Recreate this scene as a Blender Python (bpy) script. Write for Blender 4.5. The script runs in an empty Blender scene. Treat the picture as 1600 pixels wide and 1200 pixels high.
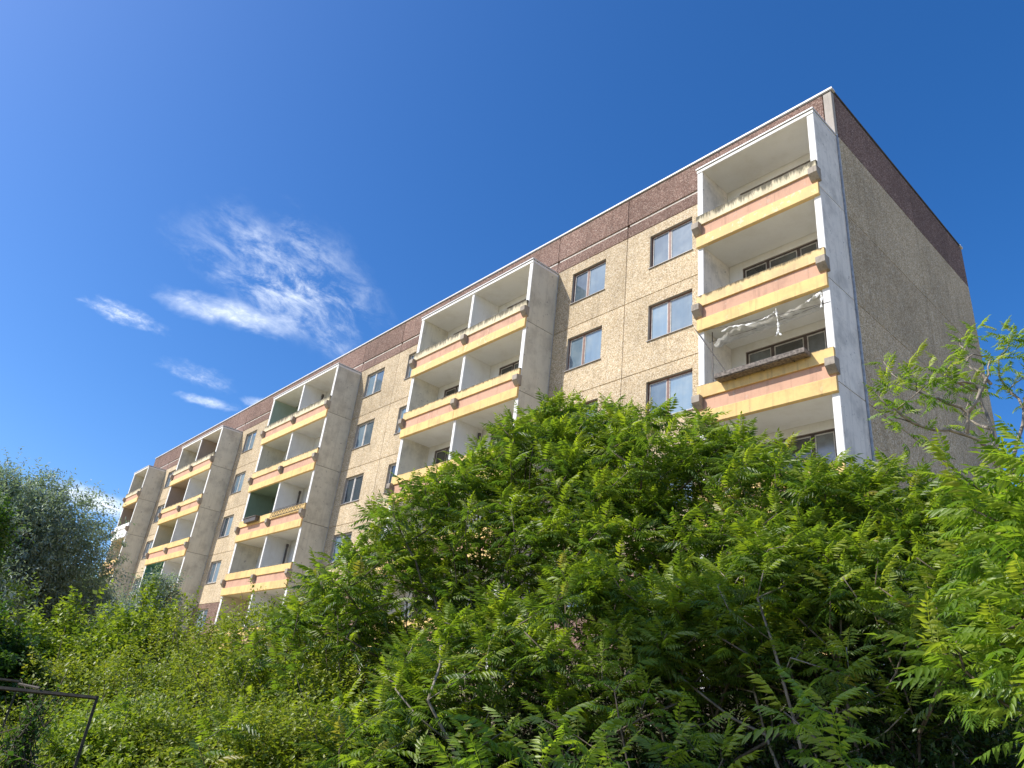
import bpy, math, random
import numpy as np
from mathutils import Vector, Matrix

random.seed(7)
S = bpy.context.scene
COL = S.collection

# ------------------------------------------------------------------ camera
YAW, PITCH, ROLL, FPX = 0.8794, 0.4408, 0.1151, 1146.408
CAM = Vector((6.5581, -16.255, -0.4473))
fw = Vector((-math.sin(YAW) * math.cos(PITCH), math.cos(YAW) * math.cos(PITCH), math.sin(PITCH)))
rt = Vector((math.cos(YAW), math.sin(YAW), 0))
up = rt.cross(fw)
r2 = rt * math.cos(ROLL) + up * math.sin(ROLL)
u2 = -rt * math.sin(ROLL) + up * math.cos(ROLL)
cd = bpy.data.cameras.new('camera')
cd.sensor_width = 36.0
cd.lens = 36.0 * FPX / 1600.0
cd.clip_start = 0.05
cd.clip_end = 3000
cam = bpy.data.objects.new('camera', cd)
COL.objects.link(cam)
cam.matrix_world = Matrix(((r2.x, u2.x, -fw.x, CAM.x), (r2.y, u2.y, -fw.y, CAM.y), (r2.z, u2.z, -fw.z, CAM.z), (0, 0, 0, 1)))
S.camera = cam

# ------------------------------------------------------------------ sun and sky
SUN = Vector((-0.3518, -0.6170, 0.7040)).normalized()      # towards the sun
SUN_EL = math.asin(SUN.z)
SUN_AZ = math.atan2(SUN.x, SUN.y)                           # from +Y towards +X
SUN_STRENGTH, SKY_STRENGTH = 4.2, 0.15
S.view_settings.view_transform = 'Standard'
S.view_settings.look = 'None'
S.view_settings.gamma = 1.0
S.view_settings.exposure = 0.44
S.view_settings.use_curve_mapping = False
ld = bpy.data.lights.new('sun', 'SUN')
ld.energy = SUN_STRENGTH
ld.angle = math.radians(0.53)
ld.color = (1.0, 0.95, 0.86)
S.cycles.max_bounces = 6
S.cycles.diffuse_bounces = 4
S.cycles.glossy_bounces = 2
S.cycles.transmission_bounces = 3
S.cycles.transparent_max_bounces = 6
S.cycles.caustics_reflective = False
S.cycles.caustics_refractive = False
sun = bpy.data.objects.new('sun', ld)
COL.objects.link(sun)
sun.rotation_euler = (-SUN).to_track_quat('-Z', 'Y').to_euler()
sun.location = (0, -30, 40)

W = bpy.data.worlds.new('World')
S.world = W
W.use_nodes = True
wt = W.node_tree
wt.nodes.clear()


class NT:
    """small helper around a node tree"""
    def __init__(s, tree): s.t = tree
    def n(s, typ, **kw):
        nd = s.t.nodes.new(typ)
        for k, v in kw.items(): setattr(nd, k, v)
        return nd
    def put(s, sock, v):
        if v is None: return
        if hasattr(v, 'is_linked'): s.t.links.new(v, sock)
        else: sock.default_value = v
    def math(s, op, a, b=None, c=None, clamp=False):
        nd = s.n('ShaderNodeMath', operation=op, use_clamp=clamp)
        for i, v in enumerate((a, b, c)): s.put(nd.inputs[i], v)
        return nd.outputs[0]
    def vmath(s, op, a, b=None):
        nd = s.n('ShaderNodeVectorMath', operation=op)
        s.put(nd.inputs[0], a)
        if b is not None: s.put(nd.inputs[1], b)
        return nd.outputs['Value'] if op in ('DOT_PRODUCT', 'LENGTH') else nd.outputs[0]
    def mix(s, f, a, b, mode='MIX'):
        nd = s.n('ShaderNodeMix', data_type='RGBA', blend_type=mode)
        s.put(nd.inputs[0], f); s.put(nd.inputs[6], a); s.put(nd.inputs[7], b)
        return nd.outputs[2]
    def noise(s, vec, scale, detail=3.0, rough=0.55, dist=0.0):
        nd = s.n('ShaderNodeTexNoise')
        s.put(nd.inputs['Vector'], vec)
        nd.inputs['Scale'].default_value = scale
        nd.inputs['Detail'].default_value = detail
        nd.inputs['Roughness'].default_value = rough
        nd.inputs['Distortion'].default_value = dist
        return nd.outputs['Fac']
    def ramp(s, f, a, b, lo=0.0, hi=1.0):
        nd = s.n('ShaderNodeMapRange', clamp=True)
        nd.interpolation_type = 'SMOOTHSTEP'
        s.put(nd.inputs[0], f)
        for i, v in zip((1, 2, 3, 4), (a, b, lo, hi)): nd.inputs[i].default_value = v
        return nd.outputs[0]
    def xyz(s, x, y, z):
        nd = s.n('ShaderNodeCombineXYZ')
        for i, v in enumerate((x, y, z)): s.put(nd.inputs[i], v)
        return nd.outputs[0]
    def sep(s, v):
        nd = s.n('ShaderNodeSeparateXYZ'); s.put(nd.inputs[0], v); return nd.outputs


def px_dir(px, py):
    """sky direction of a cloud"""
    return (fw * FPX + r2 * (px - 800) - u2 * (py - 600)).normalized()


g = NT(wt)
sky = g.n('ShaderNodeTexSky', sky_type='NISHITA')
sky.sun_disc = False
sky.sun_elevation = SUN_EL
sky.sun_rotation = SUN_AZ
sky.altitude = 200
sky.air_density = 0.93
sky.dust_density = 1.4
sky.ozone_density = 5.0
hsv = g.n('ShaderNodeHueSaturation')
hsv.inputs['Hue'].default_value = 0.5055
hsv.inputs['Saturation'].default_value = 1.28
g.put(hsv.inputs['Color'], sky.outputs[0])
skyc = hsv.outputs[0]
dirv = g.n('ShaderNodeTexCoord').outputs['Generated']
# wisps of cirrus: (ends on the sky, half width, opacity, edge noise, seed, raggedness)
clouds = [((300, 345), (610, 530), 88, 0.8, 2.6, 1.0, 1.0),
          ((470, 470), (560, 560), 34, 0.35, 2.4, 9.0, 0.9),
          ((245, 458), (472, 520), 21, 0.85, 1.9, 2.0, 0.5),
          ((122, 465), (256, 516), 13, 0.75, 2.4, 3.0, 0.75),
          ((248, 562), (372, 610), 15, 0.4, 2.2, 4.0, 0.8),
          ((278, 617), (372, 638), 8, 0.65, 1.6, 5.0, 0.5),
          ((375, 622), (440, 640), 9, 0.6, 1.6, 6.0, 0.5),
          ((40, 752), (215, 800), 17, 1.0, 1.8, 7.0, 0.45),
          ((110, 772), (235, 815), 15, 0.9, 2.0, 8.0, 0.6)]
cm = None
for (a, b, hw, op, nsc, seed, rag) in clouds:
    A, B = px_dir(*a), px_dir(*b)
    c = (A + B).normalized()
    t = (B - A); half = t.length / 2; t = (t - c * t.dot(c)).normalized()
    nrm = c.cross(t)
    w = hw / FPX * 1.05
    dc = g.vmath('DOT_PRODUCT', dirv, tuple(c))
    dcs = g.math('MAXIMUM', dc, 0.05)
    uu = g.math('DIVIDE', g.math('DIVIDE', g.vmath('DOT_PRODUCT', dirv, tuple(t)), dcs), half)
    vv = g.math('DIVIDE', g.math('DIVIDE', g.vmath('DOT_PRODUCT', dirv, tuple(nrm)), dcs), w)
    asp = half / w
    vec = g.xyz(g.math('MULTIPLY', uu, asp * 0.55), vv, seed * 3.7)
    nz = g.noise(vec, nsc, 12.0, 0.68, 0.35)
    nz2 = g.noise(vec, nsc * 0.55, 4.0, 0.5, 0.4)
    rr = g.math('SQRT', g.math('ADD', g.math('MULTIPLY', uu, uu), g.math('MULTIPLY', vv, vv)))
    body = g.ramp(g.math('ADD', rr, g.math('MULTIPLY', g.math('SUBTRACT', nz2, 0.5), 1.3)), 1.15, 0.0)
    rgd = g.ramp(nz, 0.38, 0.78)
    m = g.math('MULTIPLY', body, g.math('ADD', g.math('MULTIPLY', rgd, rag), 1.0 - rag))
    m = g.math('MULTIPLY', m, g.ramp(dc, 0.3, 0.6))
    m = g.math('MULTIPLY', m, op, clamp=True)
    cm = m if cm is None else g.math('ADD', cm, g.math('MULTIPLY', m, g.math('SUBTRACT', 1.0, cm)))
skyc = g.mix(cm, skyc, (6.6, 7.0, 7.4, 1))
bg = g.n('ShaderNodeBackground')
g.put(bg.inputs['Color'], skyc)
bg.inputs['Strength'].default_value = SKY_STRENGTH
wo = g.n('ShaderNodeOutputWorld')
wt.links.new(bg.outputs[0], wo.inputs[0])

# ------------------------------------------------------------------ helpers
class MB:
    def __init__(s): s.v = []; s.f = []; s.m = []
    def quad(s, a, b, c, d, mi=0):
        i = len(s.v); s.v += [a, b, c, d]; s.f.append((i, i + 1, i + 2, i + 3)); s.m.append(mi)
    def box(s, x0, x1, y0, y1, z0, z1, mi=0, faces=None):
        i = len(s.v)
        s.v += [(x0, y0, z0), (x1, y0, z0), (x1, y1, z0), (x0, y1, z0), (x0, y0, z1), (x1, y0, z1), (x1, y1, z1), (x0, y1, z1)]
        fs = [(3, 2, 1, 0), (4, 5, 6, 7), (0, 1, 5, 4), (1, 2, 6, 5), (2, 3, 7, 6), (3, 0, 4, 7)]   # bottom top front right back left
        for k, f in enumerate(fs):
            s.f.append(tuple(i + q for q in f))
            s.m.append(faces.get(k, mi) if faces else mi)
    def prism(s, prof, x0, x1, mi=0, axis='x'):
        """profile of (y, z), swept along x"""
        n = len(prof); i = len(s.v)
        s.v += [(x0, y, z) for y, z in prof] + [(x1, y, z) for y, z in prof]
        for k in range(n):
            q = (k + 1) % n
            s.f.append((i + k, i + q, i + n + q, i + n + k)); s.m.append(mi)
        s.f.append(tuple(i + k for k in reversed(range(n)))); s.m.append(mi)
        s.f.append(tuple(i + n + k for k in range(n))); s.m.append(mi)
    def tube(s, pts, rad, sides=5, mi=0, cap=True):
        pts = [Vector(p) for p in pts]
        if not hasattr(rad, '__len__'): rad = [rad] * len(pts)
        i0 = len(s.v); ref = Vector((0.31, 0.22, 0.92))
        for k, p in enumerate(pts):
            d = (pts[min(k + 1, len(pts) - 1)] - pts[max(k - 1, 0)])
            d = d.normalized() if d.length > 1e-9 else Vector((0, 0, 1))
            a = d.cross(ref)
            if a.length < 0.05: a = d.cross(Vector((1, 0, 0)))
            a.normalize(); b = d.cross(a)
            for j in range(sides):
                t = 2 * math.pi * j / sides
                s.v.append(tuple(p + (a * math.cos(t) + b * math.sin(t)) * rad[k]))
        for k in range(len(pts) - 1):
            for j in range(sides):
                q = (j + 1) % sides
                s.f.append((i0 + k * sides + j, i0 + k * sides + q, i0 + (k + 1) * sides + q, i0 + (k + 1) * sides + j)); s.m.append(mi)
        if cap:
            s.f.append(tuple(i0 + j for j in reversed(range(sides)))); s.m.append(mi)
            e = i0 + (len(pts) - 1) * sides
            s.f.append(tuple(e + j for j in range(sides))); s.m.append(mi)
    def mesh(s, name, mats, smooth=False):
        me = bpy.data.meshes.new(name)
        me.from_pydata(s.v, [], s.f)
        for m in (mats if isinstance(mats, (list, tuple)) else [mats]): me.materials.append(m)
        me.polygons.foreach_set('material_index', s.m)
        if smooth: me.polygons.foreach_set('use_smooth', [True] * len(s.f))
        me.update()
        return me


def link(name, me, parent=None, loc=(0, 0, 0)):
    o = bpy.data.objects.new(name, me)
    COL.objects.link(o)
    o.location = loc
    if parent is not None: o.parent = parent
    return o


def tag(o, label, cat, group=None):
    o['label'] = label; o['category'] = cat
    if group: o['group'] = group
    return o


def thing(name, label, cat, loc, group=None):
    o = bpy.data.objects.new(name, None)
    o.empty_display_size = 0.3
    COL.objects.link(o); o.location = loc
    return tag(o, label, cat, group)


# ------------------------------------------------------------------ materials
def new_mat(name):
    m = bpy.data.materials.new(name); m.use_nodes = True
    t = m.node_tree; t.nodes.clear()
    g = NT(t)
    p = g.n('ShaderNodeBsdfPrincipled'); o = g.n('ShaderNodeOutputMaterial')
    t.links.new(p.outputs[0], o.inputs[0])
    return m, g, p, o


def bump(g, p, h, strength=0.4, dist=0.01):
    b = g.n('ShaderNodeBump'); b.inputs['Strength'].default_value = strength; b.inputs['Distance'].default_value = dist
    g.put(b.inputs['Height'], h); g.put(p.inputs['Normal'], b.outputs[0])


def mat_aggregate(name, cols, mortar, big=(0.86, 1.1)):
    """washed pebble concrete: crushed stones in a cement face"""
    m, g, p, o = new_mat(name)
    pos = g.n('ShaderNodeNewGeometry').outputs['Position']
    vo = g.n('ShaderNodeTexVoronoi'); vo.inputs['Scale'].default_value = 36.0
    g.put(vo.inputs['Vector'], pos)
    cr = g.n('ShaderNodeValToRGB'); cr.color_ramp.interpolation = 'CONSTANT'
    e = cr.color_ramp.elements
    e[0].color = cols[0][1] + (1,); e[0].position = 0
    e[1].color = cols[1][1] + (1,); e[1].position = cols[1][0]
    for pz, c in cols[2:]:
        q = e.new(pz); q.color = c + (1,)
    sc = g.n('ShaderNodeSeparateColor'); g.put(sc.inputs[0], vo.outputs['Color'])
    g.put(cr.inputs[0], sc.outputs[0])
    edge = g.ramp(vo.outputs['Distance'], 0.55, 0.85)
    c = g.mix(g.math('MULTIPLY', edge, 0.6), cr.outputs[0], mortar + (1,))
    sp = g.noise(pos, 11.0, 2.0, 0.7)
    c = g.mix(g.ramp(sp, 0.52, 0.66, 0, 0.2), c, tuple(x * 0.45 for x in mortar) + (1,))
    n1 = g.noise(pos, 0.35, 4.0, 0.6); n2 = g.noise(pos, 2.2, 3.0)
    rnd = g.n('ShaderNodeObjectInfo').outputs['Random']
    k = g.math('ADD', g.ramp(n1, 0.3, 0.7, big[0], big[1]), g.math('MULTIPLY', g.math('SUBTRACT', rnd, 0.5), 0.17))
    k = g.math('MULTIPLY', k, g.ramp(n2, 0.3, 0.7, 0.93, 1.06))
    # rain streaks
    st = g.noise(g.vmath('MULTIPLY', pos, (2.6, 2.6, 0.12)), 1.6, 5.0, 0.6)
    k = g.math('MULTIPLY', k, g.ramp(st, 0.5, 0.76, 1.0, 0.76))
    c = g.mix(1.0, c, g.xyz(k, k, k), 'MULTIPLY')
    g.put(p.inputs['Base Color'], c)
    p.inputs['Roughness'].default_value = 0.9
    p.inputs['Specular IOR Level'].default_value = 0.25
    bump(g, p, g.math('SUBTRACT', 1.0, vo.outputs['Distance']), 0.4, 0.010)
    return m


def mat_paint(name, col, stain=(0.16, 0.15, 0.12), amount=0.35, streak=0.4, chips=0.0, topdirt=0.0, chipcol=(0.55, 0.53, 0.48), scale=1.0, rough=0.85, var=0.04, topz=1.134):
    """weathered paint on concrete; stains keep to the object's own coordinates"""
    m, g, p, o = new_mat(name)
    oc = g.n('ShaderNodeTexCoord').outputs['Object']
    oi = g.n('ShaderNodeObjectInfo')
    off = g.math('MULTIPLY', oi.outputs['Random'], 57.0)
    v = g.vmath('ADD', oc, g.xyz(off, off, off))
    n1 = g.noise(v, 1.3 * scale, 6.0, 0.65)
    n2 = g.noise(v, 14.0 * scale, 4.0, 0.6)
    c = g.mix(g.ramp(n1, 0.42, 0.72, 0, amount), col + (1,), stain + (1,))
    c = g.mix(g.ramp(n2, 0.55, 0.8, 0, amount * 0.5), c, stain + (1,))
    st = g.noise(g.vmath('MULTIPLY', v, (9.0, 9.0, 0.55)), 1.0 * scale, 5.0, 0.6)
    c = g.mix(g.ramp(st, 0.5, 0.72, 0, streak), c, stain + (1,))
    if chips > 0:
        ch = g.noise(v, 5.5, 7.0, 0.68, 0.3)
        c = g.mix(g.ramp(ch, 0.64 - chips * 0.1, 0.67 - chips * 0.1), c, chipcol + (1,))
    if topdirt > 0:
        z = g.sep(oc)[2]
        jag = g.noise(g.vmath('MULTIPLY', v, (8.0, 8.0, 1.5)), 1.0, 6.0, 0.75)
        d = g.math('ADD', g.math('MULTIPLY', g.math('SUBTRACT', topz, z), 3.0 / topdirt), g.math('MULTIPLY', g.math('SUBTRACT', jag, 0.5), 2.6))
        c = g.mix(g.ramp(d, 0.75, 0.1, 0, 0.88), c, (0.055, 0.05, 0.035, 1))
    k = g.math('ADD', 1.0, g.math('MULTIPLY', g.math('SUBTRACT', oi.outputs['Random'], 0.5), 2 * var))
    c = g.mix(1.0, c, g.xyz(k, k, k), 'MULTIPLY')
    g.put(p.inputs['Base Color'], c)
    p.inputs['Roughness'].default_value = rough
    p.inputs['Specular IOR Level'].default_value = 0.3
    bump(g, p, g.noise(v, 60.0, 3.0), 0.25, 0.006)
    return m


def mat_plain(name, col, rough=0.6, metal=0.0, noise=0.25, nscale=8.0):
    m, g, p, o = new_mat(name)
    oc = g.n('ShaderNodeTexCoord').outputs['Object']
    n1 = g.noise(oc, nscale, 5.0, 0.6)
    k = g.ramp(n1, 0.3, 0.7, 1 - noise, 1 + noise * 0.5)
    g.put(p.inputs['Base Color'], g.mix(1.0, col + (1,), g.xyz(k, k, k), 'MULTIPLY'))
    p.inputs['Roughness'].default_value = rough; p.inputs['Metallic'].default_value = metal
    return m


def mat_glass(name, tint, haze):
    """window pane, dusty, with a net curtain close behind it"""
    m, g, p, o = new_mat(name)
    oi = g.n('ShaderNodeObjectInfo')
    oc = g.n('ShaderNodeTexCoord').outputs['Object']
    off = g.math('MULTIPLY', oi.outputs['Random'], 91.0)
    v = g.vmath('ADD', oc, g.xyz(off, off, off))
    d = g.noise(v, 1.6, 5.0, 0.6)
    fold = g.noise(g.vmath('MULTIPLY', v, (7.0, 7.0, 0.4)), 1.0, 3.0)
    dust = g.math('MULTIPLY', g.ramp(d, 0.3, 0.75), g.math('MULTIPLY', oi.outputs['Random'], haze * 2.0), clamp=True)
    k = g.math('MULTIPLY', g.ramp(fold, 0.3, 0.7, 0.92, 1.06), g.ramp(oi.outputs['Random'], 0.1, 1.0, 0.35, 1.75))
    c = g.mix(1.0, tint + (1,), g.xyz(k, k, k), 'MULTIPLY')
    c = g.mix(dust, c, (0.30, 0.36, 0.38, 1))
    g.put(p.inputs['Base Color'], c)
    g.put(p.inputs['Roughness'], g.math('ADD', 0.03, g.math('MULTIPLY', dust, 0.35)))
    p.inputs['IOR'].default_value = 1.85
    p.inputs['Specular IOR Level'].default_value = 0.5
    b = g.n('ShaderNodeBump'); b.inputs['Strength'].default_value = 0.05; b.inputs['Distance'].default_value = 0.02
    g.put(b.inputs['Height'], g.noise(v, 1.7, 1.0)); g.put(p.inputs['Normal'], b.outputs[0])
    return m


def mat_leaf(name, cols, from_object, trans=0.40, rough=0.42, tcol=1.7, spec=0.5):
    """leaf blade: three tints spread from leaf to leaf, partly at random, light passes through"""
    m = bpy.data.materials.new(name); m.use_nodes = True
    t = m.node_tree; t.nodes.clear(); g = NT(t)
    if from_object: rnd = g.sep(g.n('ShaderNodeObjectInfo').outputs['Color'])[0]
    else: rnd = g.n('ShaderNodeAttribute', attribute_name='rnd').outputs['Fac']
    cr = g.n('ShaderNodeValToRGB'); e = cr.color_ramp.elements
    e[0].position = cols[0][0]; e[0].color = cols[0][1] + (1,)
    e[1].position = cols[1][0]; e[1].color = cols[1][1] + (1,)
    for q, c in cols[2:]:
        x = e.new(q); x.color = c + (1,)
    g.put(cr.inputs[0], rnd)
    c = cr.outputs[0]
    p = g.n('ShaderNodeBsdfPrincipled')
    g.put(p.inputs['Base Color'], c)
    p.inputs['Roughness'].default_value = rough
    p.inputs['Specular IOR Level'].default_value = spec
    tr = g.n('ShaderNodeBsdfTranslucent')
    g.put(tr.inputs['Color'], g.mix(1.0, c, (1.25 * tcol, 1.35 * tcol, 0.55 * tcol, 1), 'MULTIPLY'))
    mx = g.n('ShaderNodeMixShader'); mx.inputs[0].default_value = trans
    t.links.new(p.outputs[0], mx.inputs[1]); t.links.new(tr.outputs[0], mx.inputs[2])
    o = g.n('ShaderNodeOutputMaterial'); t.links.new(mx.outputs[0], o.inputs[0])
    return m


M = {}
M['beige'] = mat_aggregate('beige_aggregate', [(0, (0.41, 0.315, 0.195)), (0.2, (0.57, 0.45, 0.29)), (0.45, (0.66, 0.55, 0.39)), (0.70, (0.51, 0.385, 0.235)), (0.86, (0.31, 0.22, 0.13)), (0.93, (0.72, 0.63, 0.49))], (0.42, 0.34, 0.23))
M['brown'] = mat_aggregate('brown_aggregate', [(0, (0.17, 0.102, 0.078)), (0.25, (0.235, 0.145, 0.112)), (0.5, (0.13, 0.078, 0.062)), (0.7, (0.29, 0.20, 0.158)), (0.9, (0.37, 0.275, 0.225))], (0.17, 0.11, 0.09))
M['mortar'] = mat_plain('joint_mortar', (0.20, 0.165, 0.125), 0.95)
M['ledge'] = mat_plain('pale_ledge', (0.62, 0.56, 0.48), 0.9)
M['corner'] = mat_paint('corner_concrete', (0.42, 0.375, 0.325), amount=0.3, streak=0.3)
M['white'] = mat_paint('white_paint', (0.80, 0.79, 0.76), stain=(0.42, 0.39, 0.34), amount=0.22, streak=0.18, chips=0.15, chipcol=(0.6, 0.56, 0.5))
M['inner'] = mat_paint('loggia_paint', (0.82, 0.815, 0.79), stain=(0.5, 0.46, 0.38), amount=0.25, streak=0.10)
M['ceil'] = mat_paint('ceiling_paint', (0.81, 0.805, 0.775), stain=(0.52, 0.47, 0.38), amount=0.25, streak=0.0)
M['cream'] = mat_paint('cream_paint', (0.66, 0.58, 0.42), stain=(0.4, 0.34, 0.25), amount=0.2, streak=0.1)
M['green'] = mat_paint('green_paint', (0.20, 0.27, 0.20), stain=(0.12, 0.15, 0.12), amount=0.3, streak=0.1)
M['palegreen'] = mat_paint('pale_green_paint', (0.36, 0.44, 0.36), stain=(0.2, 0.25, 0.2), amount=0.3, streak=0.1)
M['teal'] = mat_paint('teal_paint', (0.10, 0.27, 0.22), stain=(0.07, 0.15, 0.12), amount=0.3, streak=0.1)
M['brownpaint'] = mat_paint('brown_grey_paint', (0.42, 0.34, 0.28), stain=(0.3, 0.24, 0.19), amount=0.3, streak=0.1)
M['fin'] = mat_paint('fin_concrete', (0.71, 0.67, 0.55), stain=(0.26, 0.23, 0.18), amount=0.42, streak=0.2, chips=0.12, chipcol=(0.40, 0.36, 0.31))
M['finwhite'] = mat_paint('fin_whitewash', (0.86, 0.81, 0.73), stain=(0.34, 0.33, 0.31), amount=0.55, streak=0.28, chips=0.15, chipcol=(0.45, 0.43, 0.4))
M['yel4'] = mat_paint('faded_yellow_paint', (0.72, 0.63, 0.43), stain=(0.45, 0.37, 0.24), amount=0.55, streak=0.4, chips=0.5, topdirt=1.0, chipcol=(0.66, 0.58, 0.44))
M['yel3'] = mat_paint('worn_yellow_paint', (0.78, 0.57, 0.27), stain=(0.42, 0.32, 0.2), amount=0.6, streak=0.5, chips=0.5, topdirt=0.42, chipcol=(0.72, 0.56, 0.30))
M['yel'] = mat_paint('yellow_paint', (0.80, 0.56, 0.23), stain=(0.45, 0.31, 0.16), amount=0.6, streak=0.6, chips=0.42, topdirt=0.13, chipcol=(0.7, 0.5, 0.25))
M['yeltop'] = mat_paint('peeling_yellow_paint', (0.80, 0.57, 0.25), stain=(0.56, 0.40, 0.22), amount=0.45, streak=0.3, chips=0.55, topz=9.0, chipcol=(0.76, 0.62, 0.40))
M['pink'] = mat_paint('salmon_paint', (0.60, 0.36, 0.245), stain=(0.36, 0.21, 0.15), amount=0.55, streak=0.5, chips=0.35, chipcol=(0.56, 0.38, 0.28))
M['bandwhite'] = mat_paint('clean_white_paint', (0.84, 0.84, 0.82), amount=0.08, streak=0.1)
M['concrete'] = mat_paint('raw_concrete', (0.38, 0.33, 0.27), stain=(0.10, 0.085, 0.07), amount=0.55, streak=0.4, scale=2.0)
M['slabedge'] = mat_paint('slab_concrete', (0.5, 0.46, 0.4), amount=0.4, streak=0.3)
M['cap'] = mat_plain('cap_metal', (0.66, 0.66, 0.66), 0.5, 0.0, 0.12)
M['capdark'] = mat_plain('roof_dark_and_shade', (0.09, 0.08, 0.075), 0.8)
M['roof'] = mat_plain('roof_felt', (0.06, 0.06, 0.06), 0.95)
M['frame'] = mat_plain('frame_brown', (0.20, 0.105, 0.08), 0.55)
M['framedark'] = mat_plain('frame_dark', (0.085, 0.06, 0.05), 0.6)
M['sash'] = mat_plain('sash_grey', (0.55, 0.52, 0.48), 0.5)
M['sill'] = mat_plain('sill_zinc', (0.30, 0.28, 0.27), 0.5, 0.0)
M['glass'] = mat_glass('window_glass', (0.10, 0.155, 0.205), 0.3)
M['glassdark'] = mat_glass('loggia_glass', (0.075, 0.07, 0.06), 0.35)
M['pipe'] = mat_plain('pipe_grey', (0.10, 0.085, 0.075), 0.6)
M['wood'] = mat_plain('weathered_wood', (0.20, 0.17, 0.145), 0.9, 0.0, 0.6, 14.0)
M['wire'] = mat_plain('wire_steel', (0.10, 0.085, 0.075), 0.6)
M['rust'] = mat_plain('rusty_steel', (0.075, 0.058, 0.036), 0.8, 0.0, 0.5, 20.0)
M['zinc'] = mat_plain('zinc_strip', (0.33, 0.36, 0.40), 0.5, 0.2, 0.3)

# thin torn polythene
pm, g, p, o = new_mat('plastic_film')
p.inputs['Base Color'].default_value = (0.80, 0.80, 0.77, 1); p.inputs['Roughness'].default_value = 0.35
tr = g.n('ShaderNodeBsdfTransparent'); tl = g.n('ShaderNodeBsdfTranslucent'); tl.inputs[0].default_value = (0.7, 0.7, 0.66, 1)
a = g.n('ShaderNodeMixShader'); a.inputs[0].default_value = 0.4
b = g.n('ShaderNodeMixShader')
wr = g.noise(g.n('ShaderNodeTexCoord').outputs['Object'], 2.2, 4.0, 0.55, 1.0)
g.put(b.inputs[0], g.ramp(wr, 0.35, 0.7, 0.45, 0.85))
pm.node_tree.links.new(p.outputs[0], a.inputs[1]); pm.node_tree.links.new(tl.outputs[0], a.inputs[2])
pm.node_tree.links.new(tr.outputs[0], b.inputs[1]); pm.node_tree.links.new(a.outputs[0], b.inputs[2])
pm.node_tree.links.new(b.outputs[0], o.inputs[0])
M['film'] = pm
M['filmwhite'] = mat_plain('twisted_film', (0.78, 0.77, 0.72), 0.5, 0.0, 0.15)

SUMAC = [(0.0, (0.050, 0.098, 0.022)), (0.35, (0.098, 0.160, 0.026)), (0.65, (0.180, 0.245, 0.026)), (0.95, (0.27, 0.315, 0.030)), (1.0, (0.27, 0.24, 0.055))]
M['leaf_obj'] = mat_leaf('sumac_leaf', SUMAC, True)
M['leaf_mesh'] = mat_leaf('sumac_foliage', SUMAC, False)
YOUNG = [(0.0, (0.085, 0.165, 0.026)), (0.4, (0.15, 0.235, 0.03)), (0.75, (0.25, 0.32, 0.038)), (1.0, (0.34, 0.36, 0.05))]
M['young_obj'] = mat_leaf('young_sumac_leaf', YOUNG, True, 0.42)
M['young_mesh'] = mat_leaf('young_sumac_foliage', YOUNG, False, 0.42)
M['shrub'] = mat_leaf('shrub_foliage', [(0.0, (0.08, 0.12, 0.02)), (0.45, (0.19, 0.235, 0.03)), (0.85, (0.30, 0.325, 0.04)), (1.0, (0.32, 0.28, 0.05))], False, 0.33, 0.45)
M['shrubb'] = mat_leaf('bright_shrub_foliage', [(0.0, (0.085, 0.135, 0.02)), (0.5, (0.19, 0.255, 0.03)), (1.0, (0.31, 0.35, 0.04))], False, 0.36, 0.45)
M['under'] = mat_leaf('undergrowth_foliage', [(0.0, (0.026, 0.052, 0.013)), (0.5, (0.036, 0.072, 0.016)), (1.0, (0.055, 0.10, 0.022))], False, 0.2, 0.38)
M['silver'] = mat_leaf('silver_foliage', [(0.0, (0.17, 0.24, 0.21)), (0.5, (0.30, 0.385, 0.345)), (1.0, (0.47, 0.55, 0.51))], False, 0.40, 0.45, 0.72)
M['dark'] = mat_leaf('dark_tree_foliage', [(0.0, (0.03, 0.075, 0.015)), (0.6, (0.06, 0.12, 0.02)), (1.0, (0.10, 0.16, 0.025))], False, 0.35, 0.5)
M['grass'] = mat_leaf('grass_blade', [(0.0, (0.14, 0.19, 0.03)), (0.6, (0.24, 0.27, 0.04)), (1.0, (0.36, 0.33, 0.10))], False, 0.4, 0.6)
M['bark'] = mat_plain('sumac_bark', (0.15, 0.115, 0.08), 0.9, 0.0, 0.5, 12.0)
M['barkpale'] = mat_plain('pale_bark', (0.30, 0.255, 0.20), 0.9, 0.0, 0.5, 12.0)
m, g, p, o = new_mat('soil_and_grass')
pos = g.n('ShaderNodeNewGeometry').outputs['Position']
c = g.mix(g.ramp(g.noise(pos, 1.2, 6.0, 0.65), 0.4, 0.62), (0.055, 0.042, 0.028, 1), (0.075, 0.10, 0.028, 1))
c = g.mix(g.ramp(g.noise(pos, 17.0, 4.0, 0.7), 0.45, 0.7, 0, 0.6), c, (0.11, 0.085, 0.05, 1))
far = g.vmath('LENGTH', g.vmath('MULTIPLY', g.vmath('SUBTRACT', pos, (-1.5, -9.3, 0.0)), (1.35, 1.0, 0.0)))
c = g.mix(g.ramp(g.math('ADD', far, g.math('MULTIPLY', g.noise(pos, 0.4, 4.0), 5.0)), 9.0, 14.0), c, g.mix(g.noise(pos, 0.25, 5.0, 0.6), (0.46, 0.36, 0.22, 1), (0.34, 0.29, 0.14, 1)))  # pale outlying ground, brightened to bounce warm light onto the shaded walls
g.put(p.inputs['Base Color'], c); p.inputs['Roughness'].default_value = 1.0
bump(g, p, g.noise(pos, 9.0, 6.0, 0.7), 0.8, 0.08)
M['ground'] = m

# ------------------------------------------------------------------ ground
def smooth(a, b, x):
    t = min(1, max(0, (x - a) / (b - a)))
    return t * t * (3 - 2 * t)


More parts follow.
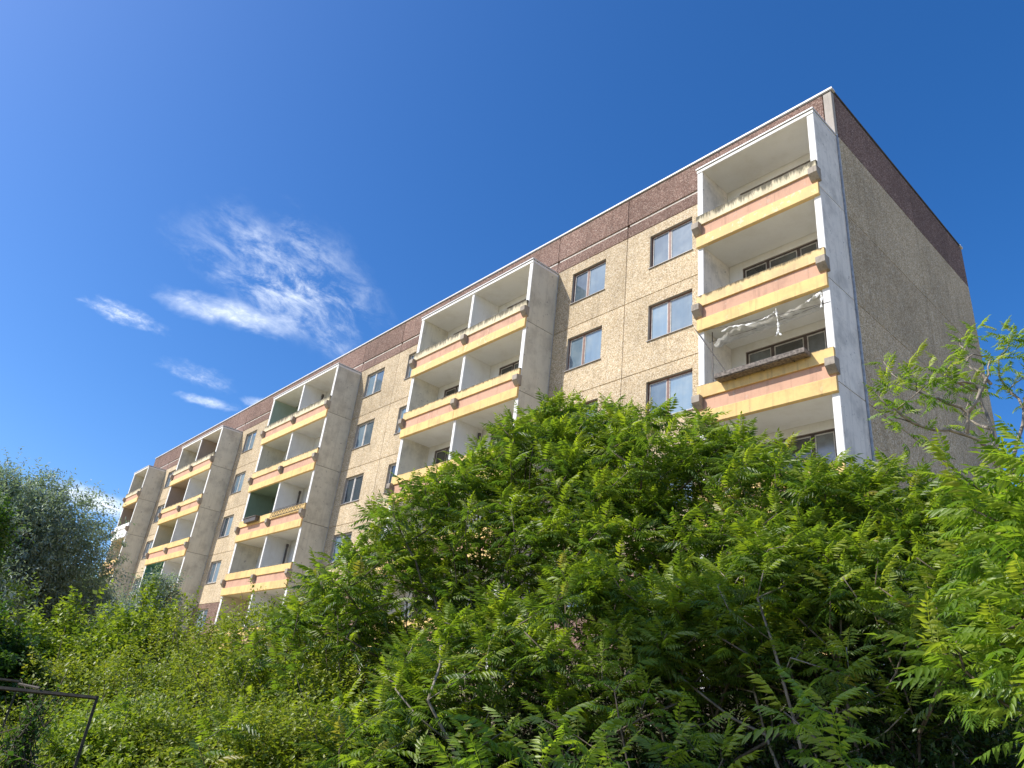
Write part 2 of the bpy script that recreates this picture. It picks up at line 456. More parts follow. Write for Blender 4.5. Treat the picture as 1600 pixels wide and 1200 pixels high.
def gz(x, y):
    z = -2.0 + 2.7 * smooth(-11.5, -2.0, y)
    z += 0.8 * smooth(2.5, -2.5, x) * smooth(-19, -16, y) * (1 - smooth(-13, -8, y)) if x > -9 else 0.8 * smooth(-19, -16, y) * (1 - smooth(-13, -8, y)) * smooth(-22, -9, x)
    if y > -14 and y < -1: z += 0.08 * math.sin(x * 0.9) * math.cos(y * 1.3)
    return z


mb = MB()
xs = [-900, -500, -300, -200, -140, -100] + [-80 + 2 * i for i in range(51)] + [30, 50, 90, 150, 300, 600, 900]
ys = [-900, -500, -250, -120, -70, -45, -32] + [-24 + 1 * i for i in range(26)] + [8, 20, 40, 90, 200, 500, 900]
for y in ys:
    for x in xs: mb.v.append((x, y, gz(x, y)))
nx = len(xs)
for j in range(len(ys) - 1):
    for i in range(nx - 1):
        mb.f.append((j * nx + i, j * nx + i + 1, (j + 1) * nx + i + 1, (j + 1) * nx + i)); mb.m.append(0)
gr = link('ground', mb.mesh('ground', M['ground'], True)); gr['kind'] = 'structure'

# ------------------------------------------------------------------ the apartment block
H = 2.8
DB, DS = 1.4365, 1.3443            # balustrade front, fin front
ZST, ZR = 15.768, 17.605           # loggia roof, roof edge
ZB = 1.561                         # bottom of the balustrade on floor 0 (+ H per floor)
ZJ = 1.825                         # panel joints (+ H per floor)
DEP = 10.07
BH = 1.134
STACKS = [dict(r=0.0, l=-3.723, c=None), dict(r=-11.022, l=-18.20, c=-14.60), dict(r=-25.53, l=-33.06, c=-29.27),
          dict(r=-40.55, l=-48.05, c=-44.28), dict(r=-55.50, l=-59.28, c=None)]
VJ = [-7.59, -21.95, -36.85, -51.8]
XL = -59.75
GB = 0.55
bld = thing('apartment_building', 'long five-storey prefabricated apartment block with yellow and salmon balcony bands under a brown roof storey', 'building', (0, 0, GB))
OFF = (0, 0, -GB)


def part(name, mb, mats, parent=bld, loc=(0, 0, 0)):
    if parent is bld: loc = (loc[0], loc[1], loc[2] - GB)
    return link(name, mb.mesh(name, mats), parent, loc)


# mortar core behind all the panels
mb = MB(); mb.box(XL + 0.16, -0.16, 0.17, DEP - 0.16, 0.0, ZR - 0.12)
mb.box(XL + 0.02, -0.02, 0.02, DEP - 0.02, -0.6, ZJ - 0.02, 0)
part('core', mb, M['mortar'])


def panel(name, x0, x1, z0, z1, mat, hole=None, y0=0.0, y1=0.165, g_=0.007):
    """facade panel, optional window opening, with joint gaps around"""
    x0 += g_; x1 -= g_; z0 += g_; z1 -= g_
    mb = MB()
    bev = 0.012
    # front with a small chamfer all round
    if hole is None:
        mb.quad((x0 + bev, y0, z0 + bev), (x1 - bev, y0, z0 + bev), (x1 - bev, y0, z1 - bev), (x0 + bev, y0, z1 - bev))
    else:
        a, b, c, d = hole
        X0, X1, Z0, Z1 = x0 + bev, x1 - bev, z0 + bev, z1 - bev
        mb.quad((X0, y0, Z0), (X1, y0, Z0), (b, y0, c), (a, y0, c))
        mb.quad((X1, y0, Z0), (X1, y0, Z1), (b, y0, d), (b, y0, c))
        mb.quad((X1, y0, Z1), (X0, y0, Z1), (a, y0, d), (b, y0, d))
        mb.quad((X0, y0, Z1), (X0, y0, Z0), (a, y0, c), (a, y0, d))
        mb.quad((a, y0, c), (b, y0, c), (b, y1, c), (a, y1, c), 1)
        mb.quad((b, y0, c), (b, y0, d), (b, y1, d), (b, y1, c), 1)
        mb.quad((b, y0, d), (a, y0, d), (a, y1, d), (b, y1, d), 1)
        mb.quad((a, y0, d), (a, y0, c), (a, y1, c), (a, y1, d), 1)
    fr = [(x0 + bev, y0, z0 + bev), (x1 - bev, y0, z0 + bev), (x1 - bev, y0, z1 - bev), (x0 + bev, y0, z1 - bev)]
    bk = [(x0, y0 + bev, z0), (x1, y0 + bev, z0), (x1, y0 + bev, z1), (x0, y0 + bev, z1)]
    b2 = [(x0, y1, z0), (x1, y1, z0), (x1, y1, z1), (x0, y1, z1)]
    for k in range(4):
        q = (k + 1) % 4
        mb.quad(fr[k], bk[k], bk[q], fr[q]); mb.quad(bk[k], b2[k], b2[q], bk[q])
    return part(name, mb, [mat, M['corner']])


def window(x0, x1, z0, z1, y, splits, frame, glass, sill=True, curtain=False):
    """frame > sashes, panes, sill; splits are sash edges along x"""
    ed = [x0] + splits + [x1]
    fwid = 0.05
    mb = MB()
    mb.box(x0, x1, y, y + 0.05, z0, z0 + fwid); mb.box(x0, x1, y, y + 0.05, z1 - fwid, z1)
    mb.box(x0, x0 + fwid, y, y + 0.05, z0 + fwid, z1 - fwid); mb.box(x1 - fwid, x1, y, y + 0.05, z0 + fwid, z1 - fwid)
    for s in splits: mb.box(s - 0.045, s + 0.045, y - 0.004, y + 0.05, z0 + fwid, z1 - fwid)
    f = part('window', mb, frame)
    for k in range(len(ed) - 1):
        a = ed[k] + (fwid if k == 0 else 0.045); b = ed[k + 1] - (fwid if k == len(ed) - 2 else 0.045)
        c, d = z0 + fwid, z1 - fwid
        sw = 0.03
        s = MB()
        s.box(a, b, y + 0.008, y + 0.04, c, c + sw); s.box(a, b, y + 0.008, y + 0.04, d - sw, d)
        s.box(a, a + sw, y + 0.008, y + 0.04, c + sw, d - sw); s.box(b - sw, b, y + 0.008, y + 0.04, c + sw, d - sw)
        part('sash', s, M['sash'], f)
        q = MB(); q.box(a + sw, b - sw, y + 0.022, y + 0.03, c + sw, d - sw)
        pn = part('pane', q, glass, f)
    if sill:
        s = MB(); s.prism([(-0.045, z0 - 0.045), (-0.045, z0 - 0.02), (y, z0 + 0.004), (y, z0 - 0.03)], x0 - 0.03, x1 + 0.03)
        part('sill', s, M['sill'], f)
    return f


WT, WB = 4.195, 2.878
WALLCOLS = []       # (x1, x0, window centre)
for k in range(4):
    r, l = STACKS[k]['l'], STACKS[k + 1]['r']
    WALLCOLS += [(VJ[k], r, None, k), (l, VJ[k], None, k)]
WX = {0: [(-6.565, -4.855), (-10.215, -8.57)], 1: [(-21.05, -19.40), (-24.80, -23.15)], 2: [(-35.75, -34.10), (-39.72, -38.09)], 3: [(-50.80, -49.15), (-54.60, -52.95)]}
F0TOP = 4.47
for k in range(4):
    r, l, v = STACKS[k]['l'], STACKS[k + 1]['r'], VJ[k]
    for half, (xa, xb) in enumerate([(v, r), (l, v)]):
        wx0, wx1 = WX[k][half]
        for f in range(5):
            z0 = ZJ + H * f; z1 = ZJ + H * (f + 1)
            if f == 0: z1 = F0TOP
            if f == 1: z0 = F0TOP
            zc, zd = WB + H * f, WT + H * f
            if f == 4: z1 = 15.80
            panel('wall_panel', xa, xb, z0, z1, M['brown'] if f == 0 else M['beige'], (wx0, wx1, zc, zd))
            mull = wx0 + (wx1 - wx0) * 0.44
            window(wx0, wx1, zc, zd, 0.105, [mull], M['frame'] if k == 0 else M['sash'], M['glass'])
# loggia back walls with window and balcony door
cells = []
for si, s in enumerate(STACKS):
    if s['c'] is None: cells.append((si, s['l'], s['r'], 0 if si == 0 else 1))
    else: cells += [(si, s['c'], s['r'], 0), (si, s['l'], s['c'], 1)]
TINT = {(2, 1, 4): 'palegreen', (2, 1, 3): 'inner', (2, 1, 2): 'green', (3, 1, 1): 'teal', (3, 0, 4): 'brownpaint', (3, 1, 3): 'brownpaint', (4, 1, 3): 'brownpaint', (2, 1, 0): 'cream', (4, 1, 2): 'cream', (3, 1, 2): 'cream'}
for (si, xa, xb, ci) in cells:
    for f in range(5):
        z0 = ZJ + H * f; z1 = min(ZJ + H * (f + 1), 15.80)
        col = M[TINT.get((si, ci, f), 'inner')]
        w0 = xa + 0.63; w1 = xa + 2.93
        zt_ = ZB + H * f + 2.58
        panel('loggia_wall', xa, xb, z0, z1, col, (w0, w1, ZB + H * f + 1.05, zt_))
        window(w0, w1, ZB + H * f + 1.05, zt_, 0.05, [w0 + 0.78, w0 + 1.71], M['framedark'], M['glassdark'], False)
        if (si, ci, f) in TINT and TINT[(si, ci, f)] != 'inner':
            mb = MB(); mb.box(xa + 0.192, xa + 0.197, -DS + 0.02, -0.01, ZB + H * f + 0.2, ZB + H * (f + 1) + 0.01)
            part('painted_lining', mb, col)
# attic: lower strip, pale ledge in the groove, upper strip, per panel
cols_x = [0.0, -3.80, -7.59, -11.10, -14.60, -18.25, -21.95, -25.6, -29.27, -33.1, -36.85, -40.6, -44.28, -48.1, -51.8, -55.55, XL]
for k in range(len(cols_x) - 1):
    xa, xb = cols_x[k + 1], cols_x[k]
    if k == 0: xb = -0.27
    panel('attic_panel', xa, xb, 15.80, 16.285, M['brown'])
    panel('attic_panel', xa, xb, 16.365, ZR - 0.10, M['brown'], None, -0.01)
    mb = MB(); mb.box(xa + 0.06, xb - 0.06, 0.03, 0.12, 16.275, 16.375)
    part('groove_ledge', mb, M['ledge'])
panel('corner_strip', -0.262, 0.0, 15.80, ZR - 0.10, M['corner'], None, -0.006, 0.15)
# end wall on the right and on the left, rear wall
def xpanel(name, y0, y1, z0, z1, mat, x0=-0.165, x1=0.0, g_=0.011):
    mb = MB(); mb.box(x0, x1, y0 + g_, y1 - g_, z0 + g_, z1 - g_)
    return part(name, mb, mat)
for (ya, yb) in ((0.008, 5.4), (5.4, DEP)):
    for f in range(5):
        z1 = ZJ + H * (f + 1) if f < 4 else 15.835
        xpanel('end_wall_panel', ya + (0.16 if ya < 1 else 0), yb, ZJ + H * f, z1, M['beige'])
        xpanel('end_wall_panel', ya, yb, ZJ + H * f, z1, M['beige'], XL, XL + 0.165)
    xpanel('attic_panel', ya + (0.16 if ya < 1 else 0), yb, 15.835, ZR - 0.10, M['brown'])
    xpanel('attic_panel', ya, yb, 15.835, ZR - 0.10, M['brown'], XL, XL + 0.165)
# the return of the corner panel, flush with the end wall
for f in range(5):
    xpanel('corner_return', 0.010, 0.168, ZJ + H * f, ZJ + H * (f + 1) if f < 4 else 15.80, M['finwhite'], -0.15, 0.0)
xpanel('corner_return', 0.150, 0.168, 15.80, ZR - 0.10, M['brown'], -0.15, -0.002)
for k in range(8):
    xa = XL + (0 - XL) / 8 * k + 0.01; xb = XL + (0 - XL) / 8 * (k + 1) - 0.01
    mb = MB(); mb.box(xa, xb, DEP - 0.155, DEP, ZJ, ZR - 0.11); part('rear_wall_panel', mb, M['beige'])
# roof edge cap and roof
mb = MB()
o_ = 0.045
mb.box(XL - o_, o_, -o_ - 0.01, 0.16, ZR - 0.06, ZR);
mb.box(XL - o_, o_, DEP - 0.2, DEP + o_, ZR - 0.07, ZR - 0.0005); mb.box(XL - o_, XL + 0.2, 0.161, DEP - 0.21, ZR - 0.07, ZR - 0.001)
part('roof_edge', mb, M['cap'])
mb = MB(); mb.box(-0.2, o_ - 0.02, 0.161, DEP - 0.201, ZR - 0.05, ZR - 0.001); part('roof_edge', mb, M['capdark'])  # end cap coloured dark to stand for its shaded outer face
mb = MB(); mb.box(XL + 0.005, -0.005, 0.005, DEP - 0.005, ZR - 0.125, ZR - 0.072); part('roof', mb, M['capdark'])

# loggia stacks
def fin(x0, x1, z0, z1, mat, y1=-0.012, front=-DS):
    mb = MB(); c = 0.012
    pr = [(x0, y1), (x0, front + c), (x0 + c, front), (x1 - c, front), (x1, front + c), (x1, y1)]
    n = len(pr); i = len(mb.v)
    mb.v += [(x, y, z0) for x, y in pr] + [(x, y, z1) for x, y in pr]
    for k in range(n):
        q = (k + 1) % n
        mb.f.append((k, q, n + q, n + k)); mb.m.append(1 if 1 <= k <= 3 else 0)
    mb.f.append(tuple(reversed(range(n)))); mb.m.append(0); mb.f.append(tuple(range(n, 2 * n))); mb.m.append(0)
    return mb


band_mesh = {}
def balustrade(xa, xb, f, si, ci):
    z = ZB + H * f; w = xb - xa
    ym = {4: 'yel4', 3: 'yel3'}.get(f, 'yel')
    um = M[ym]; pk = M['pink']; lm = M['yeltop'] if f == 4 else M['yel']
    if si == 4 and f == 3: um = pk = lm = M['bandwhite']
    if si == 2 and f <= 3: um = M['yel3'] if f == 3 else M['yel']
    key = (round(w, 3),)
    if key not in band_mesh:
        a = MB(); a.box(0.01, w - 0.01, 0.085, 0.13, 0.02, 1.08)
        b = MB()
        N = max(8, int(w / 0.12)); rn = random.Random(int(w * 1000))
        tops = [BH + rn.uniform(-0.008, 0.006) - (0.02 if rn.random() < 0.07 else 0) for _ in range(N + 1)]
        for k in range(N):      # chipped upper edge
            x0, x1 = w * k / N, w * (k + 1) / N; t0, t1 = tops[k], tops[k + 1]
            b.quad((x0, 0, 0.77), (x1, 0, 0.77), (x1, 0, t0 * 0 + t1 - 0.012), (x0, 0, t0 - 0.012))
            b.quad((x0, 0, t0 - 0.012), (x1, 0, t1 - 0.012), (x1, 0.012, t1), (x0, 0.012, t0))
            b.quad((x0, 0.012, t0), (x1, 0.012, t1), (x1, 0.15, t1), (x0, 0.15, t0))
        b.quad((0, 0.084, 0.77), (w, 0.084, 0.77), (w, 0, 0.77), (0, 0, 0.77))
        b.quad((w, 0.15, 1.0), (0, 0.15, 1.0), (0, 0.15, BH), (w, 0.15, BH))
        b.quad((0, 0.084, 0.77), (0, 0, 0.77), (0, 0, tops[0] - 0.012), (0, 0.084, tops[0] - 0.012))
        b.quad((w, 0, 0.77), (w, 0.084, 0.77), (w, 0.084, tops[-1] - 0.012), (w, 0, tops[-1] - 0.012))
        c = MB(); c.prism([(0.084, 0.372), (0.050, 0.372), (0.056, 0.768), (0.084, 0.768)], 0.012, w - 0.012)
        d = MB(); d.prism([(0.12, 0.0), (0.012, 0.0), (0.0, 0.014), (0.0, 0.358), (0.010, 0.370), (0.084, 0.370), (0.084, 0.02)], 0, w)
        band_mesh[key] = (a, b, c, d)
    a, b, c, d = band_mesh[key]
    root = part('balustrade', a, M['slabedge'], bld, (xa, -DB, z))
    part('upper_band', b, um, root); part('middle_band', c, pk, root); part('lower_band', d, lm, root)
    return root


def corbel(x, z):
    mb = MB()
    w = 0.118
    mb.prism([(0.10, 0.82), (-0.13, 0.81), (-0.145, 0.795), (-0.145, 0.61), (-0.11, 0.57), (0.0, 0.45), (0.10, 0.42)], -w, w)
    # keep clear of the band behind: the block stands in front of the fin
    return part('corbel', mb, M['concrete'], bld, (x, -DB, z))


for si, s in enumerate(STACKS):
    fm = M['finwhite'] if si == 0 else M['fin']
    for f in range(5):
        z0 = (ZJ + H * f + 0.012) if f else -0.3
        z1 = (ZJ + H * (f + 1) - 0.012) if f < 4 else ZST - 0.175
        part('side_wall', fin(s['r'] - 0.19, s['r'], z0, z1, fm), [fm, M['white']])
        part('side_wall', fin(s['l'], s['l'] + 0.19, z0, z1, fm), [fm, M['white']])
        if s['c'] is not None:
            part('partition_wall', fin(s['c'] - 0.075, s['c'] + 0.075, z0, z1, fm, -0.012, -DS + 0.02), [M['inner'], M['white']])
    xa, xb = s['l'], s['r']
    # joint filler inside the stacked side walls
    mb = MB()
    for x0 in (s['r'] - 0.17, s['l'] + 0.02):
        mb.box(x0, x0 + 0.15, -DS + 0.03, -0.02, 0.5, ZST - 0.2)
    part('joint_filler', mb, M['mortar'])
    # roof of the stack
    mb = MB(); mb.box(xa - 0.005, xb + 0.005, -DS - 0.02, -0.012, ZST - 0.172, ZST - 0.075, 1, {0: 0})
    rf = part('loggia_roof', mb, [M['ceil'], M['white']])
    mb = MB(); mb.box(xa + 0.02, xb - 0.02, -DS + 0.02, -0.012, ZST - 0.075, ZST - 0.045)
    part('shadow_gap', mb, M['capdark'], rf)
    mb = MB(); mb.box(xa - 0.03, xb + 0.02, -DS - 0.05, -0.012, ZST - 0.045, ZST)
    part('metal_edging', mb, M['cap'], rf)
    part_cells = [(s['l'], s['r'], 0 if si == 0 else 1)] if s['c'] is None else [(s['c'], s['r'], 0), (s['l'], s['c'], 1)]
    for f in range(5):
        for (a, b, ci) in part_cells:
            ia = a + (0.19 if a == s['l'] else 0.075); ib = b - (0.19 if b == s['r'] else 0.075)
            cm_ = M[TINT.get((si, ci, f - 1), 'ceil')]
            if cm_ is M['inner']: cm_ = M['ceil']
            mb = MB(); mb.box(ia + 0.002, ib - 0.002, -DB + 0.131, -0.012, ZB + H * f + 0.015, ZB + H * f + 0.17)
            part('balcony_slab', mb, cm_)
            balustrade(a + (0.012 if a == s['l'] else 0.008), b - (0.012 if b == s['r'] else 0.008), f, si, ci)
        for x in [s['l'] + 0.06, s['r'] - 0.065] + ([s['c']] if s['c'] is not None else []):
            corbel(x, ZB + H * f)
# soil pipes in the corners of the double stacks
for (x, f0, f1) in [(-14.60 + 0.19, 2, 2), (-29.27 + 0.19, 4, 4), (-29.27 + 0.19, 1, 2), (-29.27 + 0.19, 0, 0)]:
    for f in range(f0, f1 + 1):
        mb = MB()
        zt_ = ZB + H * (f + 1) + 0.01
        mb.tube([(0, 0, ZB + H * f + 0.16), (0, 0, zt_ - 0.25)], 0.05, 10); mb.tube([(0, 0, zt_ - 0.36), (0, 0, zt_ - 0.22)], 0.065, 10)
        part('soil_pipe', mb, M['pipe'], bld, (x, -0.22, 0))
mb = MB(); mb.tube([(0.012, -0.0, 1.2), (0.012, 0.0, ZST + 0.0)], 0.028, 8); part('lightning_conductor', mb, M['zinc'], bld, (0.012, 0.0, 0))

# ---- things on the balconies
zf2 = ZB + H * 2
# long weathered flower box hung outside the third balcony of the right stack
fb = thing('flower_box', 'long weathered grey wooden planter hung on the right-hand balcony with the torn plastic', 'planter', (-1.75, -DB - 0.16, zf2 + 1.02))
L0, L1 = -1.23, 1.20
def fpart(n, mb, mat=None): return link(n, mb.mesh(n, mat or M['wood']), fb)
mb = MB(); mb.box(L0, L1, -0.15, -0.125, 0.01, 0.13); fpart('plank', mb)
mb = MB(); mb.box(L0, L1, 0.115, 0.14, 0.0, 0.125); fpart('plank', mb)
mb = MB(); mb.box(L0 + 0.01, L1 - 0.01, -0.124, 0.114, -0.012, 0.012); fpart('bottom_board', mb)
for x in (L0, L1 - 0.025):
    mb = MB(); mb.box(x, x + 0.025, -0.124, 0.114, 0.013, 0.12); fpart('end_board', mb)
mb = MB(); mb.box(L0 + 0.03, L1 - 0.03, -0.12, 0.11, 0.02, 0.10); fpart('soil', mb, M['ground'])
for x in (-0.8, 0.0, 0.8):
    mb = MB(); mb.tube([(x, -0.10, -0.02), (x, 0.15, -0.02), (x, 0.15, 0.14), (x, 0.32, 0.14)], 0.008, 5); fpart('bracket', mb, M['wire'])

# clothes lines and poles under the ceiling of that balcony
zc = ZB + H * 3
ln = thing('clothes_line', 'slack clothes lines and thin poles strung across the right-hand balcony', 'clothes line', (-1.9, -1.2, zc - 0.3))
def lpart(n, pts, r): 
    m_ = MB(); m_.tube([(p[0] + 1.9, p[1] + 1.2, p[2] - zc + 0.3) for p in pts], r, 5); link(n, m_.mesh(n, M['wire']), ln)
lpart('line', [(-3.70, -1.40, zc + 0.03), (-2.8, -1.38, zc - 0.13), (-1.9, -1.37, zc - 0.24), (-1.0, -1.36, zc - 0.34), (-0.02, -1.35, zc - 0.42)], 0.007)
lpart('line', [(-3.53, -1.10, zc - 0.25), (-2.4, -1.06, zc - 0.27), (-1.2, -1.06, zc - 0.27), (-0.2, -1.1, zc - 0.25)], 0.006)
lpart('pole', [(-3.72, -1.47, zc + 0.05), (-2.75, -1.52, zf2 + 1.22)], 0.014)
lpart('pole', [(-3.40, -1.15, zc + 0.0), (-3.40, -1.15, zf2 + 0.2)], 0.014)

# torn plastic sheet
ps = thing('plastic_sheet', 'torn translucent plastic sheet sagging under the ceiling of the right-hand balcony', 'plastic sheet', (-1.9, -1.3, zc - 0.3))
def sheet(n, top, bot, mat, nx=26, ny=8, rag=0.06, seed=1):
    rn = random.Random(seed); mb = MB()
    def ev(pl, t):
        k = min(int(t * (len(pl) - 1)), len(pl) - 2); q = t * (len(pl) - 1) - k
        return Vector(pl[k]).lerp(Vector(pl[k + 1]), q)
    for i in range(nx + 1):
        t = i / nx; A = ev(top, t); B = ev(bot, t) + Vector((0, 0, rn.uniform(-rag, rag)))
        for j in range(ny + 1):
            s_ = j / ny; q = A.lerp(B, s_)
            q += Vector((0, 0.05 * math.sin(t * 17 + s_ * 4) * s_ + rn.uniform(-0.012, 0.012), -0.10 * math.sin(math.pi * s_) + rn.uniform(-0.01, 0.01)))
            mb.v.append((q.x + 1.9, q.y + 1.3, q.z - zc + 0.3))
    for i in range(nx):
        for j in range(ny):
            a = i * (ny + 1) + j; mb.f.append((a, a + ny + 1, a + ny + 2, a + 1)); mb.m.append(0)
    return link(n, mb.mesh(n, mat, True), ps)
sheet('film', [(-3.5, -0.55, zc - 0.06), (-2.6, -0.5, zc - 0.05), (-1.6, -0.5, zc - 0.04), (-0.8, -0.55, zc - 0.04), (-0.22, -0.6, zc - 0.05)],
      [(-3.30, -1.22, zc - 0.42), (-2.75, -1.33, zc - 0.19), (-1.9, -1.32, zc - 0.25), (-1.0, -1.25, zc - 0.22), (-0.24, -1.30, zc - 0.18)], M['film'])
def twist(n, pts, w, seed):
    rn = random.Random(seed); mb = MB()
    P = [Vector((p[0] + 1.9, p[1] + 1.3, p[2] - zc + 0.3)) for p in pts]
    Q = []
    for k in range(len(P) - 1):
        for j in range(5): Q.append(P[k].lerp(P[k + 1], j / 5) + Vector((rn.uniform(-.007, .007), rn.uniform(-.012, .012), rn.uniform(-.008, .008))))
    Q.append(P[-1])
    for k, q in enumerate(Q):        # creased ribbon of torn film, three points across
        d = (Q[min(k + 1, len(Q) - 1)] - Q[max(k - 1, 0)]).normalized()
        a = d.cross(Vector((0.2, 1, 0.1))).normalized(); ww = w * rn.uniform(0.5, 1.7); t = rn.uniform(-0.9, 0.9)
        b = d.cross(a); a2 = a * math.cos(t) + b * math.sin(t)
        mb.v += [tuple(q - a2 * ww), tuple(q + b * rn.uniform(0.006, 0.022)), tuple(q + a2 * ww)]
    for k in range(len(Q) - 1):
        for j in (0, 1):
            i0 = 3 * k + j; mb.f.append((i0, i0 + 1, i0 + 4, i0 + 3)); mb.m.append(0)
    link(n, mb.mesh(n, M['filmwhite']), ps)
twist('twisted_strip', [(-2.98, -1.34, zc - 0.19), (-2.72, -1.36, zc - 0.16), (-2.45, -1.38, zc - 0.24), (-2.05, -1.38, zc - 0.31), (-1.72, -1.38, zc - 0.28), (-1.50, -1.38, zc - 0.24), (-1.36, -1.38, zc - 0.18)], 0.022, 3)
twist('hanging_strip', [(-1.38, -1.38, zc - 0.12), (-1.37, -1.39, zc - 0.35), (-1.345, -1.39, zc - 0.62), (-1.36, -1.39, zc - 0.78), (-1.43, -1.39, zc - 0.92)], 0.022, 4)
twist('hanging_strip', [(-1.36, -1.39, zc - 0.78), (-1.28, -1.39, zc - 0.93)], 0.018, 5)
twist('hanging_strip', [(-0.62, -1.36, zc - 0.22), (-0.42, -1.36, zc - 0.16), (-0.24, -1.36, zc - 0.10), (-0.21, -1.36, zc - 0.25), (-0.24, -1.36, zc - 0.5)], 0.032, 6)

# lattice planter rack and empty trough on the middle stack, second floor
pr_ = thing('planter_rack', 'crossed wire planter rack clipped along a yellow band of the middle balcony stack', 'planter rack', (-27.3, -DB - 0.02, zf2 + 1.0))
mb = MB()
for z in (0.12, -0.16): mb.tube([(-1.75, -0.03, z), (1.72, -0.03, z)], 0.012, 5)
mb.tube([(-1.75, -0.16, 0.10), (1.72, -0.16, 0.10)], 0.012, 5)
link('rail', mb.mesh('rail', M['wire']), pr_)
mb = MB(); x = -1.75
while x < 1.5:
    mb.tube([(x, -0.04, 0.12), (x + 0.3, -0.04, -0.16)], 0.009, 4); mb.tube([(x + 0.3, -0.045, 0.12), (x, -0.045, -0.16)], 0.009, 4); x += 0.3
link('lattice', mb.mesh('lattice', M['wire']), pr_)
tr_ = thing('planter_trough', 'tilted dark planter trough hanging beside the wire rack on the middle stack', 'planter', (-31.2, -DB - 0.13, zf2 + 1.0))
mb = MB(); mb.box(-0.9, 0.75, -0.13, 0.12, 0.09, 0.12); link('lid_board', mb.mesh('lid_board', M['wood']), tr_)
mb = MB(); mb.box(-0.72, 0.70, -0.09, 0.11, -0.14, 0.088); link('trough', mb.mesh('trough', M['pipe']), tr_)

# weeds growing on the topmost ledges of two stacks
def ledge_weeds(x0, x1, z, n, seed, label, mat='shrub'):
    rn = random.Random(seed); mb = MB(); 
    for _ in range(n):
        x = rn.uniform(x0, x1); h = rn.uniform(0.03, 0.17) * max(0.15, math.sin(x * 2.1) * math.sin(x * 5.3 + seed))
        y = -DB + rn.uniform(0.02, 0.13); dx, dy = rn.uniform(-.06, .06), rn.uniform(-.07, .04)
        mb.v += [(x - 0.008, y, z), (x + 0.008, y, z), (x + dx, y + dy, z + h)]; i = len(mb.v)
        mb.f.append((i - 3, i - 2, i - 1)); mb.m.append(0)
    me = mb.mesh('weeds', M[mat])
    at = me.attributes.new('rnd', 'FLOAT', 'POINT'); at.data.foreach_set('value', [rn.random() for _ in mb.v])
    o = link('ledge_weeds', me); tag(o, label, 'weeds', 'weeds on balcony ledges')
    return o
zz = ZB + H * 4 + BH - 0.01
ledge_weeds(-33.0, -25.6, zz, 130, 1, 'dry weeds sprouting along the uppermost ledge of the middle balcony stack')
ledge_weeds(-18.1, -11.1, zz, 40, 2, 'sparse dry weeds on the uppermost ledge of the double stack nearest the corner')

# ------------------------------------------------------------------ vegetation
def nmesh(name, V, F, mat, rnd=None):
    """triangle mesh straight from arrays"""
    me = bpy.data.meshes.new(name)
    V = np.asarray(V, np.float32); F = np.asarray(F, np.int32)
    me.vertices.add(len(V)); me.vertices.foreach_set('co', V.ravel())
    me.loops.add(F.size); me.loops.foreach_set('vertex_index', F.ravel())
    me.polygons.add(len(F))
    me.polygons.foreach_set('loop_start', np.arange(0, F.size, 3, dtype=np.int32))
    me.materials.append(mat)
    me.update(calc_edges=True)
    if rnd is not None:
        at = me.attributes.new('rnd', 'FLOAT', 'POINT'); at.data.foreach_set('value', np.asarray(rnd, np.float32))
    return me


def frond(seed, pairs=8, droop=0.5, lw=0.30, ll=0.33, hang=0.6):
    """pinnate leaf of unit length along +X: rachis and leaflets, each folded along its midrib"""
    rn = np.random.RandomState(seed); V = []; F = []
    def pos(t): return np.array([t - 0.12 * droop * t ** 3, 0.03 * math.sin(3 * t + seed), -droop * 0.55 * t * t + 0.06 * t])
    for t0, t1 in ((0, 0.5), (0.5, 1.0)):      # rachis strip
        i = len(V); a, b = pos(t0), pos(t1)
        V += [a + [0, -0.008, 0], a + [0, 0.008, 0], b + [0, 0.006, 0], b + [0, -0.006, 0]]
        F += [(i, i + 1, i + 2), (i, i + 2, i + 3)]
    def leaflet(p, d, L, side_up):
        d = d / np.linalg.norm(d)
        s = np.cross([0, 0, 1], d); s /= max(np.linalg.norm(s), 1e-6); n = np.cross(d, s)
        i = len(V); w = L * lw * rn.uniform(0.8, 1.15)
        q = p + d * L * 0.38
        V.extend([p, q + s * w * 0.5 + n * w * 0.22, p + d * L + np.array([0, 0, -0.16 * L]), q - s * w * 0.5 + n * w * 0.22])
        F.extend([(i, i + 2, i + 1), (i, i + 3, i + 2)])
    for k in range(pairs):
        t = 0.2 + 0.76 * k / (pairs - 1)
        prof = (math.sin(math.pi * (0.18 + 0.72 * (k + 0.5) / pairs))) ** 0.8
        for sd in (-1, 1):
            ang = math.radians(rn.uniform(52, 78))
            d = np.array([math.cos(ang), sd * math.sin(ang), -hang - 0.35 * t * droop + rn.uniform(-0.22, 0.22)])
            leaflet(pos(t + rn.uniform(-0.01, 0.01)), d, ll * prof * rn.uniform(0.85, 1.12), sd)
    leaflet(pos(1.0), np.array([1, 0.05, -0.6 * droop - 0.1]), ll * 0.75, 1)
    return np.array(V), np.array(F)


FROND = [frond(1, 8, 0.45), frond(2, 9, 0.8), frond(3, 7, 1.0, hang=0.75), frond(4, 8, 0.65), frond(5, 9, 0.3, hang=0.35), frond(6, 7, 1.3, hang=0.9)]
FROND_ME = {k: [nmesh('leaf', v, f, M[k]) for v, f in FROND] for k in ('leaf_obj', 'young_obj')}
CAMN = np.array(CAM)


